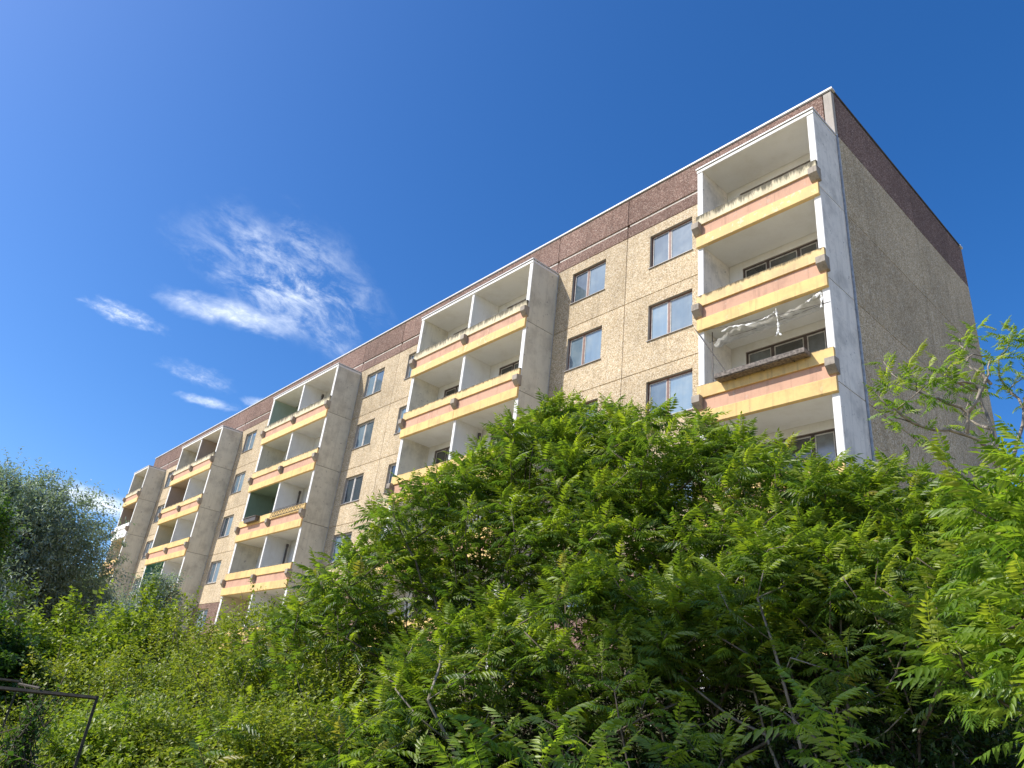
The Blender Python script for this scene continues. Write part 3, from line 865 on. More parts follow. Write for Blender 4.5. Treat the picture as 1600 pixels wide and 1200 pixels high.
def basis(d, roll, n):
    """frames with X along d and Z as upright as possible; arrays"""
    d = d / np.linalg.norm(d, axis=1, keepdims=True)
    y = np.cross(np.tile([0, 0, 1.0], (n, 1)), d); y /= np.maximum(np.linalg.norm(y, axis=1, keepdims=True), 1e-6)
    z = np.cross(d, y)
    c, s = np.cos(roll)[:, None], np.sin(roll)[:, None]
    return np.stack([d, y * c + z * s, z * c - y * s], axis=2)      # columns


def leaves_to(root, P, D, sc, age_shade, seed, base, nparts, mat_obj, mat_mesh):
    """the fronds nearest the camera become leaf parts, the rest one joined foliage part"""
    rn = np.random.RandomState(seed); n = len(P)
    R = basis(D, rn.normal(0, 0.35, n), n); var = rn.randint(0, len(FROND), n); rnd = np.clip(0.58 * (1 - age_shade) + 0.46 * rn.rand(n) - 0.02, 0, 1)  # whorl tops tinted lighter: young leaf tone plus a painted sunlit look
    order = np.argsort(np.linalg.norm(P - CAMN, axis=1)); single = np.zeros(n, bool); single[order[:nparts]] = True
    mesh = FROND_ME[mat_obj]
    for i in np.where(single)[0]:
        o = bpy.data.objects.new('leaf', mesh[var[i]]); COL.objects.link(o)
        m = Matrix([list(R[i][r] * sc[i]) + [P[i][r] - base[r]] for r in range(3)] + [[0, 0, 0, 1]])
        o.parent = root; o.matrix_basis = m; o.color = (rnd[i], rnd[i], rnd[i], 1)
    Vs, Fs, rs, off = [], [], [], 0
    for v in range(len(FROND)):
        idx = np.where((var == v) & ~single)[0]
        if not len(idx): continue
        fv, ff = FROND[v]
        vv = np.einsum('nij,vj->nvi', R[idx], fv) * sc[idx][:, None, None] + (P[idx] - base)[:, None, :]
        Vs.append(vv.reshape(-1, 3)); k = len(fv)
        Fs.append((ff[None] + (np.arange(len(idx)) * k)[:, None, None] + off).reshape(-1, 3)); off += k * len(idx)
        rs.append(np.repeat(rnd[idx], k))
    if Vs:
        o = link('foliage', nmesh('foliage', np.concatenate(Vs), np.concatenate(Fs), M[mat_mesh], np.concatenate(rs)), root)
        o['kind'] = 'stuff'


def rosettes(tips, dirs, rn, nf, size, droopy=0.0):
    """fronds in whorls at the shoot tips"""
    P, D, sc, age_shade = [], [], [], []
    for t, d in zip(tips, dirs):
        k = rn.randint(nf - 2, nf + 3); a0 = rn.rand() * 6.28
        for j in range(k):
            a = a0 + j * 2.4; u = j / max(1, k - 1)
            el = math.radians(62 - 72 * u + rn.normal(0, 9)) - droopy
            v = np.array([math.cos(a) * math.cos(el), math.sin(a) * math.cos(el), math.sin(el)]) + d * 0.25
            age_shade.append(u)
            P.append(t - d * (0.02 + 0.26 * u * rn.uniform(0.6, 1.2))); D.append(v)
            sc.append(size * rn.uniform(0.72, 1.12) * (0.62 + 0.38 * math.sin(math.pi * (0.25 + 0.6 * u))))
    return np.array(P), np.array(D), np.array(sc), np.array(age_shade)


def skeleton(base, tips, stems, rn, step=0.32, tip_r=0.0062, power=2.25):
    """stems from the base, each tip joined to the nearest lower node; radii by the pipe model"""
    nodes = [np.array(base, float)]; par = [-1]
    tips = np.asarray(tips)
    lo = tips[:, 2].min(); cen = tips.mean(0)
    for s in stems:                      # s: end point of a main stem
        p = np.array(base, float) + np.array([rn.normal(0, 0.16), rn.normal(0, 0.16), 0.0]); nodes.append(p); par.append(0); last = len(nodes) - 1
        L = np.linalg.norm(s - p); n = max(3, int(L / step)); bend = rn.normal(0, 0.12, 3)
        for k in range(1, n + 1):
            t = k / n
            q = p + (s - p) * np.array([t ** 1.25, t ** 1.25, t]) + bend * math.sin(math.pi * t) + rn.normal(0, 0.018, 3)
            nodes.append(q); par.append(last); last = len(nodes) - 1
    leafn = []
    for i in np.argsort(np.linalg.norm(tips - np.array(base), axis=1)):
        t = tips[i]; A = np.array(nodes)
        dv = t - A; dist = np.linalg.norm(dv, axis=1)
        cost = dist + 1.6 * np.maximum(0, 0.45 * dist - dv[:, 2])
        cost[0] += 2.0
        j = int(np.argmin(cost)); a = A[j]; L = dist[j]; n = max(1, int(L / step)); last = j
        side = rn.normal(0, 0.07, 3) * L
        for k in range(1, n + 1):
            u = k / n
            q = a + (t - a) * np.array([u ** 0.8, u ** 0.8, u ** 1.25]) + side * math.sin(math.pi * u)
            nodes.append(q); par.append(last); last = len(nodes) - 1
        leafn.append((i, last))
    n = len(nodes); w = np.zeros(n); kids = [[] for _ in range(n)]
    for i, p in enumerate(par):
        if p >= 0: kids[p].append(i)
    for i in range(n - 1, -1, -1):
        if not kids[i]: w[i] = tip_r ** power
        if par[i] >= 0: w[par[i]] += w[i]
    r = w ** (1 / power)
    dirs = np.zeros((len(tips), 3))
    for i, k in leafn:
        d = nodes[k] - nodes[par[k]]; d = d / max(np.linalg.norm(d), 1e-6) + np.array([0, 0, 0.5]); dirs[i] = d / np.linalg.norm(d)
    mb = MB()
    done = set(); starts = [k for k in kids[0]]
    stack = [(0, k) for k in starts]
    while stack:
        p, c = stack.pop(); path = [p, c] if p != 0 else [c]
        while kids[path[-1]]:
            ks = sorted(kids[path[-1]], key=lambda q: -r[q]); path.append(ks[0])
            for q in ks[1:]: stack.append((path[-2], q))
        if len(path) < 2: continue
        rr = [min(r[q], r[path[1]]) if k == 0 else r[q] for k, q in enumerate(path)]
        mb.tube([nodes[q] - np.array(base) for q in path], rr, 6 if rr[0] > 0.02 else 4)
    return mb, dirs


def sumac(label, px_top, R, ztop, depth, ntips, stems, seed, size=0.40, nf=8, nparts=260, drop=0.9, mats=('leaf_obj', 'leaf_mesh'), group='sumac thicket in front of the block', bark='bark', lowtips=0.35, name='sumac_tree', droopy=0.0):
    """thicket sumac: several thin stems, umbrella crown of pinnate leaves"""
    rn = np.random.RandomState(seed); x, y = px_top
    z0 = gz(x, y); base = np.array([x + rn.normal(0, 0.25), y + rn.normal(0, 0.2), z0 - 0.05])
    tips = []
    while len(tips) < ntips:
        a = rn.rand() * 6.2832; rr = math.sqrt(rn.rand()) * (1 + 0.22 * math.sin(3 * a + seed) + 0.12 * math.sin(5 * a + 2 * seed))
        env = ztop - drop * rr * rr - 0.22 * abs(math.sin(2.7 * a + 4 * rr + seed))
        z = env - (abs(rn.normal(0, 0.16)) if rn.rand() > lowtips else rn.uniform(0.3, depth))
        if z < z0 + 0.5: continue
        tips.append((x + R * rr * math.cos(a), y + R * rr * math.sin(a), z))
    tips = np.array(tips)
    st = []
    for k in range(stems):
        a = 6.28 * (k + rn.rand() * 0.6) / stems; q = R * rn.uniform(0.25, 0.6)
        st.append(np.array([x + q * math.cos(a), y + q * math.sin(a), ztop - drop * 0.3 - rn.uniform(0.35, 0.8)]))
    root = thing(name, label, 'tree', tuple(base), group)
    mb, dirs = skeleton(base, tips, st, rn)
    link('trunk', mb.mesh('trunk', M[bark], True), root)
    P, D, sc, age_shade = rosettes(tips, dirs, rn, nf, size, droopy)
    leaves_to(root, P, D, sc, age_shade, seed, base, nparts, mats[0], mats[1])
    return root


def at(px, py, D):
    """place on the ground plan D metres from the camera; returns x, y and the height there"""
    d = fw * FPX + r2 * (px - 800) - u2 * (py - 600)
    k = D / math.hypot(d.x, d.y)
    return (CAM.x + d.x * k, CAM.y + d.y * k), CAM.z + d.z * k


def twig_shrub(label, xy, R, ztop, seed, n_twigs, mat, leaf=0.065, lw=0.5, name='shrub', cat='shrub', group=None, stems=7, nl=13, twig=0.5, flat=1.0, zlow=None, barkm='bark', lobes=0, trunk_r=0.02, ry=None, minz=None, trunk=False, surf=0.55):
    """leafy shrub or small-leaved tree: twigs spread through lobes of the crown, leaves set along each twig"""
    rn = np.random.RandomState(seed); x, y = xy; z0 = gz(x, y); base = np.array([x, y, z0 - 0.05])
    ry = ry or R
    zl = z0 if zlow is None else zlow
    if lobes == 0: L = [(np.array([x, y, zl]), np.array([R, ry, ztop - zl]), 1.0)]
    else:
        L = []
        for k in range(lobes):
            a = 6.28 * k / lobes + rn.rand(); q = rn.uniform(0.15, 0.62) if k else 0.05; h = rn.uniform(0.25, 0.86) if k else 0.72
            s_ = rn.uniform(0.34, 0.5)
            c = np.array([x + R * q * math.cos(a), y + ry * q * math.sin(a), zl + (ztop - zl) * h * (1 - 0.25 * q)])
            top = (ztop - c[2]) if k == 0 else min((ztop - zl) * s_ * 0.62, ztop - c[2])
            L.append((c, np.array([R * s_, ry * s_, max(top, 0.3)]), s_ ** 2))
    ws = np.array([l[2] for l in L]); ws /= ws.sum()
    li = rn.choice(len(L), n_twigs, p=ws)
    C = np.array([L[i][0] for i in li]); E = np.array([L[i][1] for i in li])
    d = rn.normal(0, 1, (n_twigs, 3)); d /= np.linalg.norm(d, axis=1, keepdims=True)
    if lobes == 0: d[:, 2] = np.abs(d[:, 2])
    rad = np.where(rn.rand(n_twigs) < surf, rn.uniform(0.82, 1.02, n_twigs), rn.rand(n_twigs) ** 0.5)
    lump = 1 + 0.17 * np.sin(d[:, 0] * 7 + seed) * np.cos(d[:, 1] * 6 + d[:, 2] * 5 + seed) + 0.10 * np.sin(d[:, 1] * 15 + d[:, 2] * 11 + seed)
    P0 = C + d * E * (rad * lump)[:, None]
    out = d * np.array([1, 1, 0.8]) + np.array([0, 0, 0.45]) + rn.normal(0, 0.42, (n_twigs, 3)); out /= np.linalg.norm(out, axis=1, keepdims=True)
    P0 = P0 - out * twig * 0.7
    tl = twig * rn.uniform(0.55, 1.25, n_twigs)
    V = []; rs = []
    tr = rn.rand(n_twigs)
    for j in range(nl):
        t = (j + 0.6) / nl
        p = P0 + out * (tl * t)[:, None] + np.array([0, 0, -0.16]) * (tl * t * t)[:, None]
        a = j * 2.4 + rn.rand(n_twigs) * 1.2
        side = np.cross(out, np.tile([0.13, 0.21, 1.0], (n_twigs, 1))); side /= np.linalg.norm(side, axis=1, keepdims=True)
        s2 = np.cross(out, side)
        ld = side * np.cos(a)[:, None] + s2 * np.sin(a)[:, None] * 0.8 + out * 0.55 + np.array([0, 0, -0.15]) + rn.normal(0, 0.2, (n_twigs, 3))
        ld /= np.linalg.norm(ld, axis=1, keepdims=True)
        ls = leaf * rn.uniform(0.65, 1.25, n_twigs) * (1.1 - 0.45 * t)
        sd = np.cross(ld, np.array([0, 0, 1.0]) + rn.normal(0, 0.35, (n_twigs, 3))); sd /= np.maximum(np.linalg.norm(sd, axis=1, keepdims=True), 1e-6)
        nn = np.cross(sd, ld)
        q = p + ld * (ls * 0.45)[:, None]; w = (ls * lw * 0.5)[:, None]
        V.append(np.stack([p, q + sd * w + nn * w * 0.3, p + ld * ls[:, None] - nn * (ls * 0.1)[:, None], q - sd * w + nn * w * 0.3], 1))
        rs.append(np.repeat(np.clip(tr * 0.65 + rn.rand(n_twigs) * 0.25 + 0.12 * t, 0, 1)[:, None], 4, 1))
    V = np.concatenate(V).reshape(-1, 3); rs = np.concatenate(rs).ravel(); n = len(V) // 4
    i = np.arange(n)[:, None, None] * 4
    F = (np.array([[0, 2, 1], [0, 3, 2]])[None] + i).reshape(-1, 3)
    root = thing(name, label, cat, tuple(base), group)
    o = link('foliage', nmesh('foliage', V - base, F, M[mat], rs), root); o['kind'] = 'stuff'
    mb = MB()
    if trunk:
        for k, l in enumerate(L):
            c = l[0]; b = Vector((0, 0, 0)); e = Vector(c - base); mid = b.lerp(e, 0.5) * 1.0; mid.x *= 0.45; mid.y *= 0.45
            r0 = trunk_r if k == 0 else trunk_r * 0.6
            mb.tube([b, mid, b.lerp(e, 0.8), e], [r0, r0 * 0.75, r0 * 0.5, r0 * 0.3], 7)
            for q in range(9):
                v = Vector(rn.normal(0, 1, 3)); v.normalize()
                e2 = e + Vector((v.x * l[1][0], v.y * l[1][1], abs(v.z) * l[1][2])) * 0.85
                mb.tube([e, e.lerp(e2, 0.5) + Vector((0, 0, 0.1)), e2], [r0 * 0.3, r0 * 0.2, r0 * 0.08], 5)
    else:
        for k in range(stems):
            pk = P0[rn.randint(n_twigs)] - base
            e = Vector(pk); b = Vector((rn.normal(0, R * 0.12), rn.normal(0, ry * 0.12), 0))
            m1 = Vector((b.x * 0.6 + e.x * 0.4, b.y * 0.6 + e.y * 0.4, e.z * 0.6))
            mb.tube([b, m1, e], [trunk_r, trunk_r * 0.7, trunk_r * 0.25], 5)
    # the twigs themselves
    ii = rn.permutation(n_twigs)[:min(n_twigs, 120)]
    for k in ii:
        a_ = P0[k] - base; b_ = a_ + out[k] * tl[k]
        mb.tube([a_ - out[k] * 0.15, b_], [0.006, 0.003], 3, 0, False)
    link('trunk' if trunk else 'stems', mb.mesh('stems', M[barkm], True), root)
    return root


# --- the sumac thicket, back row then front row
TH = [  # px, py of the crown top, distance, crown radius, tips, stems, label
    (548, 888, 11.0, 1.15, 62, 4, 'low sumac at the left end of the thicket, beside the yellow-green bushes'),
    (640, 800, 10.6, 1.25, 78, 5, 'sumac just right of the thicket\'s low left end, below a salmon band'),
    (735, 728, 10.2, 1.3, 86, 5, 'sumac under the lowest visible band of the nearest double stack'),
    (830, 662, 10.4, 1.25, 84, 5, 'tall sumac at the grey side wall of the nearest double stack'),
    (905, 628, 10.8, 1.25, 88, 5, 'tallest sumac of the thicket, its tip against the pebbled wall between two window columns'),
    (1035, 638, 10.2, 1.35, 90, 5, 'tall sumac in front of the windows left of the corner balconies'),
    (965, 735, 9.5, 1.1, 70, 4, 'sumac filling the middle of the crown, just below the tallest one'),
    (1150, 662, 9.7, 1.35, 86, 5, 'sumac under the yellow band with the hung flower box'),
    (1255, 704, 9.2, 1.25, 78, 4, 'sumac hiding the lower loggia window of the corner stack'),
    (1365, 702, 9.6, 1.3, 80, 4, 'sumac at the foot of the shaded end wall, beside the building\'s corner'),
    (1480, 738, 9.2, 1.2, 74, 4, 'sumac in front of the end wall, half behind the bright leaves at the right edge')]
for k, (px, py, D, R, nt, ns, lab) in enumerate(TH):
    xy, zt_ = at(px, py, D)
    sumac(lab, xy, R, zt_ + (0.06 if 2 <= k <= 6 else -0.12), 2.4, int(nt * 1.7), ns, 100 + k, 0.335, 9, lowtips=0.45)
FRONT = [
    (640, 985, 8.9, 1.0, 44, 4, 'smaller sumac with arching leaves in front of the thicket\'s left part'),
    (780, 905, 8.7, 1.05, 50, 4, 'front-row sumac with pale slanting stems left of the thicket\'s middle'),
    (930, 830, 8.6, 1.1, 56, 4, 'front-row sumac in the middle of the thicket with bare forked stems below'),
    (1080, 860, 8.3, 1.1, 56, 4, 'front-row sumac shading the dark hollow right of the thicket\'s middle'),
    (1220, 800, 8.0, 1.1, 60, 4, 'front-row sumac with white twigs showing among its leaves'),
    (1350, 800, 8.2, 1.1, 60, 4, 'front-row sumac before the end wall, right of the white-twigged one')]
for k, (px, py, D, R, nt, ns, lab) in enumerate(FRONT):
    xy, zt_ = at(px, py, D)
    sumac(lab, xy, R, zt_ - 0.12, 1.05, int(nt * 1.35), ns, 200 + k, 0.32, 9, bark='barkpale' if k in (1, 4) else 'bark', lowtips=0.16)

# --- dark undergrowth filling the hollow below the crowns
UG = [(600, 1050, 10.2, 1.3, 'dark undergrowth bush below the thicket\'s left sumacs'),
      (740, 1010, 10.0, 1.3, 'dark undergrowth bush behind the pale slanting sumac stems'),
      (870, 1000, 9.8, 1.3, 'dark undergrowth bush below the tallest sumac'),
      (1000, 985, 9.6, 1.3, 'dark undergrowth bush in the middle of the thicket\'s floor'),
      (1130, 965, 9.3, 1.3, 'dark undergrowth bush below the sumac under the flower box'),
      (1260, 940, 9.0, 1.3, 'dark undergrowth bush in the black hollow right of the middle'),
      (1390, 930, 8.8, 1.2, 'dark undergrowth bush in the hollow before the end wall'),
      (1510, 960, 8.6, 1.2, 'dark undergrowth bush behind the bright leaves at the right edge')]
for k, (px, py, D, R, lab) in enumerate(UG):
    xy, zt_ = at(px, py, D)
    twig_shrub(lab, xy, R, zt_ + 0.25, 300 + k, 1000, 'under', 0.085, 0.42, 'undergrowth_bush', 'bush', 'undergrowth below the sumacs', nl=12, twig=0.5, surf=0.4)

# --- yellow-green bushes on the left
BU = [(225, 950, 15.0, 1.15, 'shrubb', 0.10, 'bright green bush rising before the small silver tree'),
      (120, 972, 14.2, 1.35, 'shrubb', 0.095, 'bright green bush at the foot of the big silver-grey tree'),
      (325, 962, 14.0, 1.35, 'shrub', 0.07, 'yellow-green bush below the brown ground-floor wall'),
      (430, 950, 13.0, 1.25, 'shrub', 0.065, 'yellow-green bush below the double loggias of the middle stack'),
      (500, 945, 12.2, 1.1, 'shrub', 0.065, 'yellow-green bush touching the left end of the sumac thicket'),
      (80, 1050, 12.3, 1.25, 'shrub', 0.07, 'bush behind the rusty beating frame'),
      (190, 1035, 12.0, 1.4, 'shrub', 0.065, 'broad yellow-green bush right of the rusty frame'),
      (310, 1030, 11.6, 1.4, 'shrub', 0.06, 'dense small-leaved bush in the middle of the left slope'),
      (430, 1020, 11.0, 1.35, 'shrub', 0.06, 'dense small-leaved bush left of the thicket\'s foot'),
      (540, 1030, 10.2, 1.1, 'shrub', 0.06, 'small-leaved bush pressed against the sumac stems'),
      (230, 1110, 9.4, 1.05, 'shrubb', 0.06, 'low bright bush at the bottom left, right of the frame\'s post'),
      (350, 1105, 9.0, 1.1, 'shrub', 0.055, 'low small-leaved bush at the bottom, between the bright ones'),
      (470, 1110, 8.4, 1.0, 'shrub', 0.055, 'low small-leaved bush at the bottom, left of the saplings'),
      (-5, 990, 12.0, 0.75, 'dark', 0.085, 'dark leafy bush at the left edge above the rusty frame'),
      (62, 1092, 8.4, 0.22, 'dark', 0.06, 'dark creeper tangled over the middle of the rusty frame'),
      (90, 1110, 11.6, 1.0, 'shrub', 0.06, 'shaded bush seen through the rusty frame')]
for k, (px, py, D, R, mt, lf, lab) in enumerate(BU):
    xy, zt_ = at(px, py, D)
    twig_shrub(lab, xy, R, zt_ + 0.12, 400 + k, 60 if R < 0.3 else 1700, mt, lf * 1.12, 0.6, 'bush', 'bush', 'bushes on the left slope', nl=14, twig=0.46)

# --- silver-grey trees and the green tree on the left edge
xy, zt_ = at(32, 738, 30)
twig_shrub('big silver-grey tree at the left edge against the sky', xy, 4.8, zt_ + 0.3, 501, 8500, 'silver', 0.18, 0.36, 'silver_tree', 'tree', 'silver-grey trees by the far end of the block', nl=13, twig=0.9, zlow=-1.2, lobes=11, trunk=True, trunk_r=0.16)
xy, zt_ = at(262, 892, 27)
twig_shrub('small silver-grey tree in front of the farthest balcony stacks', xy, 2.0, zt_, 502, 3000, 'silver', 0.15, 0.36, 'silver_tree', 'tree', 'silver-grey trees by the far end of the block', nl=13, twig=0.7, zlow=-1.4, lobes=6, trunk=True, trunk_r=0.09)
xy, zt_ = at(150, 885, 33)
twig_shrub('silver-grey tree filling the gap between the big silver tree and the farthest side wall', xy, 3.0, zt_, 503, 4200, 'silver', 0.18, 0.36, 'silver_tree', 'tree', 'silver-grey trees by the far end of the block', nl=13, twig=0.9, zlow=-1.2, lobes=8, trunk=True, trunk_r=0.12)
xy, zt_ = at(-22, 745, 16)
twig_shrub('dark green tree cut off by the left edge', xy, 1.35, zt_, 504, 2200, 'dark', 0.12, 0.5, 'broadleaf_tree', 'tree', None, nl=12, twig=0.6, zlow=-1.0, lobes=8, trunk=True, trunk_r=0.1)
xy, zt_ = at(40, 925, 14.5)
twig_shrub('leafy green bush below the dark tree at the left edge', xy, 0.9, zt_, 505, 420, 'shrubb', 0.12, 0.5, 'bush', 'bush', 'bushes on the left slope', nl=10, twig=0.5, zlow=-1.8)

# unseen tree, added behind the camera only to cast shade into the hollow
twig_shrub('unseen tall tree added beyond the left edge of the view to shade the hollow', (-2.1, -20.1), 2.25, 12.2, 510, 2100, 'dark', 0.15, 0.6, 'broadleaf_tree', 'tree', None, nl=12, twig=0.7, zlow=9.7, lobes=8, trunk=True, trunk_r=0.16, ry=1.9)

# --- the crooked sumac with bare limbs before the end wall, and the one at the right edge
def pt(px, py, D):
    (x, y), z = at(px, py, D); return np.array([x, y, z])
LIMBS = [  # polylines with distances; first one is the trunk
    [(1600, 860, 7.6), (1575, 760, 7.6), (1548, 708, 7.5)],
    [(1548, 708, 7.5), (1510, 680, 7.4), (1460, 672, 7.2), (1425, 660, 7.0), (1400, 640, 6.9), (1372, 618, 6.8)],
    [(1510, 680, 7.4), (1512, 645, 7.4), (1480, 630, 7.3), (1455, 622, 7.2), (1432, 610, 7.1), (1415, 600, 7.05)],
    [(1512, 645, 7.4), (1532, 610, 7.5), (1520, 600, 7.5), (1490, 598, 7.4), (1480, 588, 7.3)],
    [(1548, 708, 7.5), (1550, 670, 7.6), (1535, 635, 7.7), (1535, 610, 7.7), (1545, 585, 7.8), (1548, 560, 7.9)],
    [(1535, 610, 7.7), (1510, 605, 7.5), (1488, 595, 7.4)],
    [(1548, 600, 7.8), (1508, 570, 7.9), (1507, 545, 8.0), (1500, 528, 8.0)],
    [(1550, 670, 7.6), (1525, 662, 7.8), (1505, 650, 7.9)],
    [(1575, 760, 7.6), (1590, 690, 8.0), (1600, 640, 8.2), (1575, 610, 8.3), (1560, 560, 8.3), (1580, 525, 8.4)],
    [(1600, 640, 8.2), (1610, 580, 8.4), (1605, 540, 8.5)]]
(bx, by), _ = at(1610, 1000, 7.6)
base = np.array([bx, by, gz(bx, by) - 0.05])
ct = thing('sumac_tree', 'crooked sumac with bare pale limbs spreading before the shaded end wall', 'tree', tuple(base), None)
mb = MB(); p0 = pt(*LIMBS[0][0])
mb.tube([np.zeros(3), (p0 - base) * np.array([0.5, 0.5, 0.6])] + [pt(*q) - base for q in LIMBS[0]], [0.05, 0.042, 0.034, 0.028, 0.024], 8)
link('trunk', mb.mesh('trunk', M['bark'], True), ct)
tips = []; rn = np.random.RandomState(5)
for L in LIMBS[1:]:
    mb = MB(); P = [pt(*q) for q in L]; Q = [P[0]]
    for a, b in zip(P[:-1], P[1:]):
        Q += [a + (b - a) * 0.5 + rn.normal(0, 0.018, 3), b]
    mb.tube([q - base for q in Q], list(np.linspace(0.019, 0.007, len(Q))), 6)
    link('branch', mb.mesh('branch', M['barkpale'], True), ct)
    tips += [P[-1], P[-2] + rn.normal(0, 0.10, 3) + [0, 0, 0.12]]
    for q in P[2:]:
        if rn.rand() < 0.4:
            e = q + rn.normal(0, 0.13, 3) + np.array([0, 0, 0.16]); tips.append(e)
            mb = MB(); mb.tube([q - base, (q + e) / 2 - base + rn.normal(0, 0.02, 3), e - base], [0.007, 0.006, 0.005], 5); link('branch', mb.mesh('branch', M['barkpale'], True), ct)
for (px, py, D) in [(1385, 590, 6.8), (1400, 640, 6.9), (1430, 560, 7.1), (1425, 590, 7.1), (1450, 575, 7.2), (1440, 668, 7.1), (1500, 520, 8), (1520, 512, 8), (1560, 515, 8.3), (1585, 520, 8.4), (1570, 540, 8.3), (1590, 560, 8.3), (1600, 520, 8.3), (1580, 600, 8.3), (1560, 590, 8.2), (1590, 620, 8.3)]:
    tips.append(pt(px, py, D))
tips = np.array(tips); dirs = np.tile([-0.25, 0.1, 0.9], (len(tips), 1))
P, D, sc, age_shade = rosettes(tips, dirs, rn, 5, 0.205)
leaves_to(ct, P, D, sc, age_shade, 77, base, 300, 'young_obj', 'young_mesh')

def hand_sumac(label, base, tips, seed, size, nf, mats, stems=2, group='saplings at the bottom edge', name='sumac_sapling', bark='bark', nparts=300, droopy=0.0, cat='sapling', tip_r=0.0062):
    rn = np.random.RandomState(seed); base = np.array(base)
    tips = np.array(tips); st = []
    for k in range(stems):
        q = tips[rn.randint(len(tips))]; st.append(base + (q - base) * 0.6)
    root = thing(name, label, cat, tuple(base), group)
    mb, dirs = skeleton(base, tips, st, rn, 0.2, tip_r)
    link('trunk', mb.mesh('trunk', M[bark], True), root)
    P, D, sc, age_shade = rosettes(tips, dirs, rn, nf, size, droopy)
    leaves_to(root, P, D, sc, age_shade, seed, base, nparts, mats[0], mats[1])
    return root

# bright near sumac at the right edge
rn = np.random.RandomState(9)
RT = []
for (px, py, D) in [(1585, 712, 4.9), (1615, 700, 5.0), (1568, 770, 4.9), (1592, 770, 4.7), (1620, 780, 4.6), (1575, 812, 4.7), (1600, 835, 4.5), (1630, 845, 4.5), (1570, 868, 4.8), (1592, 895, 4.5), (1615, 905, 4.4), (1580, 935, 4.6), (1545, 945, 4.8), (1600, 955, 4.4), (1560, 988, 4.6), (1590, 1015, 4.5), (1620, 1005, 4.4), (1615, 1055, 4.5), (1595, 1075, 4.6), (1630, 930, 4.6), (1645, 725, 4.9), (1655, 800, 4.7), (1582, 855, 5.2), (1612, 745, 5.3), (1635, 880, 5.0), (1605, 985, 5.0),
                     (1478, 992, 4.7), (1462, 1018, 4.7), (1580, 785, 5.2), (1600, 805, 5.1), (1525, 905, 4.9), (1530, 850, 5.0)]:
    RT.append(pt(px, py, D) + rn.normal(0, 0.05, 3))
for k in range(14): RT.append(RT[rn.randint(26)] + rn.normal(0, 0.12, 3))
(bx, by), _ = at(1670, 1150, 4.9)
hand_sumac('near sumac with large bright yellow-green leaves at the right edge', (bx, by, gz(bx, by) - 0.05), RT, 61, 0.30, 9, ('young_obj', 'young_mesh'), 3, None, 'sumac_tree', 'bark', 300, 0.12, 'tree')
# saplings along the bottom
SAP = [([(690, 1180, 6.0), (745, 1170, 5.8), (800, 1135, 5.8), (850, 1125, 5.7), (900, 1150, 5.6), (770, 1215, 5.4), (840, 1190, 5.3), (910, 1205, 5.3), (960, 1190, 5.6), (720, 1230, 5.4), (880, 1235, 5.1)], 'cluster of sumac saplings with long arching leaves at the bottom middle'),
       ([(1262, 1098, 5.4), (1225, 1112, 5.3), (1300, 1115, 5.4), (1300, 1175, 5.1), (1335, 1205, 5.0)], 'thin sumac sapling with a few lit leaves before the black hollow'),
       ([(560, 1135, 7.2), (600, 1110, 7.4), (530, 1170, 7.0), (580, 1185, 6.8), (630, 1160, 6.9), (540, 1215, 6.6), (650, 1200, 6.5)], 'sumac sapling with pale green leaves left of the bottom middle'),
       ([(985, 1045, 7.3), (940, 1030, 7.6), (1015, 1075, 7.1), (960, 1080, 7.2)], 'upright sumac sapling alone in the hollow above the bottom cluster'),
       ([(1060, 1140, 6.2), (1105, 1130, 6.3), (1085, 1170, 6.0), (1040, 1185, 6.0), (1130, 1185, 5.9)], 'dim sumac sapling right of the bottom cluster'),
       ([(345, 1140, 7.6), (310, 1165, 7.4), (375, 1120, 7.9), (330, 1195, 7.1)], 'blue-green sumac sapling among the left bushes')]
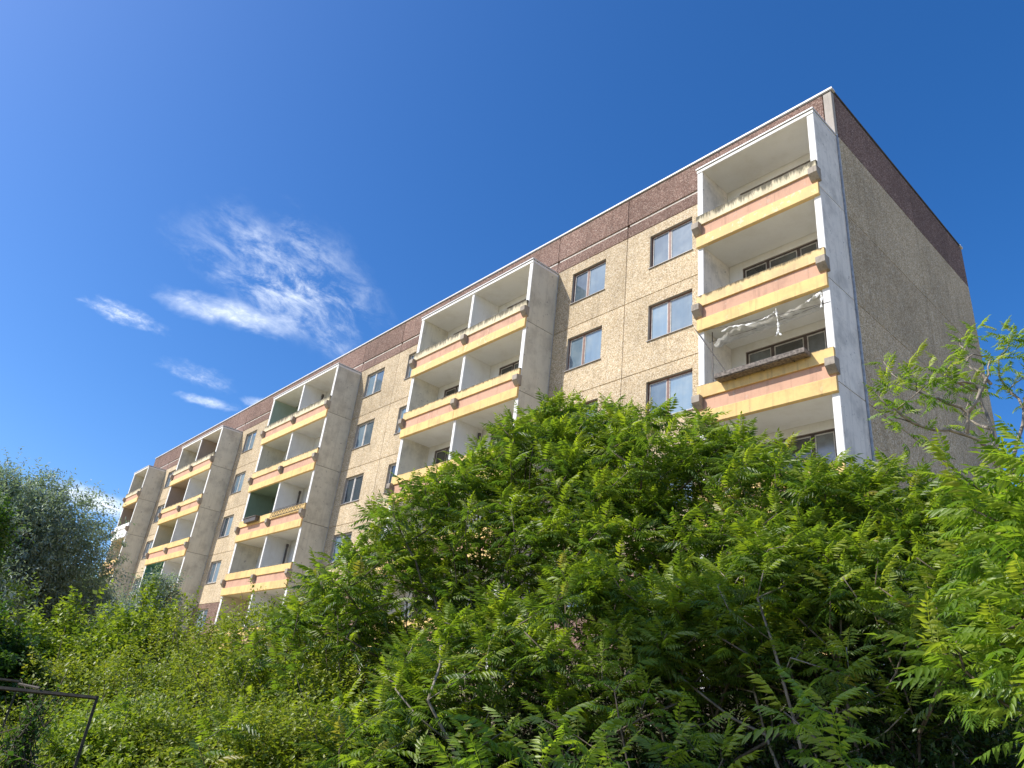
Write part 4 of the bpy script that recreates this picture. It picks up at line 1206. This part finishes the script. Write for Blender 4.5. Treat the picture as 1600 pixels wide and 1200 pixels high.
for k, (pp, lab) in enumerate(SAP):
    tp = [pt(*q) for q in pp]; c = np.mean(tp, 0)
    hand_sumac(lab, (c[0], c[1], gz(c[0], c[1]) - 0.03), tp, 70 + k, 0.34 if k != 5 else 0.26, 8, ('leaf_obj', 'leaf_mesh') if k in (2, 4, 5) else ('young_obj', 'young_mesh'), 2, tip_r=0.005)

# --- rusty carpet-beating frame
fr = thing('beating_frame', 'rusty steel carpet-beating frame in the grass at the bottom left', 'frame', (-1.17, -14.2, gz(-1.17, -14.2)))
B0 = Vector((-1.17, -14.2, gz(-1.17, -14.2)))
def bar(n, a, b, w=0.028):
    mb = MB(); mb.tube([Vector(a) - B0, Vector(b) - B0], w * 0.95, 4); link(n, mb.mesh(n, M['rust']), fr)
c1 = Vector((-1.17, -14.20, -0.555)); c0 = Vector((-1.42, -15.5, -0.565))
bar('post', (-1.17, -14.20, -2.05), c1 + Vector((0, 0, 0.015)), 0.018)
bar('top_bar', c0, c1, 0.018)
d1 = Vector((-2.35, -14.62, -0.50)); d0 = Vector((-2.5, -15.6, -0.50))
bar('post', (-2.35, -14.62, -2.05), d1 + Vector((0, 0, 0.012)), 0.014)
bar('top_bar', d0, d1, 0.014)
bar('cross_bar', d1 - Vector((0, 0, 0.02)), c1 + (c0 - c1) * 0.35 + Vector((0, 0, 0.03)), 0.012)

# --- grass where the frame stands
rn = np.random.RandomState(12); N = 16000
gx = rn.uniform(-9, 1.2, N); gy = rn.uniform(-17.5, -12.2, N)
gz_ = np.array([gz(a, b) for a, b in zip(gx, gy)])
h = rn.uniform(0.10, 0.42, N) * (0.6 + 0.5 * np.sin(gx * 1.7) * np.sin(gy * 2.1)); a = rn.rand(N) * 6.28; w = 0.006
bx = np.cos(a) * w; by = np.sin(a) * w; ln_ = rn.normal(0, 0.45, (N, 2)) * h[:, None]
V = np.stack([np.stack([gx - bx, gy - by, gz_ - 0.02], 1), np.stack([gx + bx, gy + by, gz_ - 0.02], 1), np.stack([gx + ln_[:, 0], gy + ln_[:, 1], gz_ + np.abs(h)], 1)], 1).reshape(-1, 3)
o = link('grass', nmesh('grass', V, np.arange(N * 3).reshape(-1, 3), M['grass'], np.repeat(rn.rand(N), 3)))
o['kind'] = 'stuff'; tag(o, 'tufts of sunlit uncut grass around the rusty beating frame', 'grass')
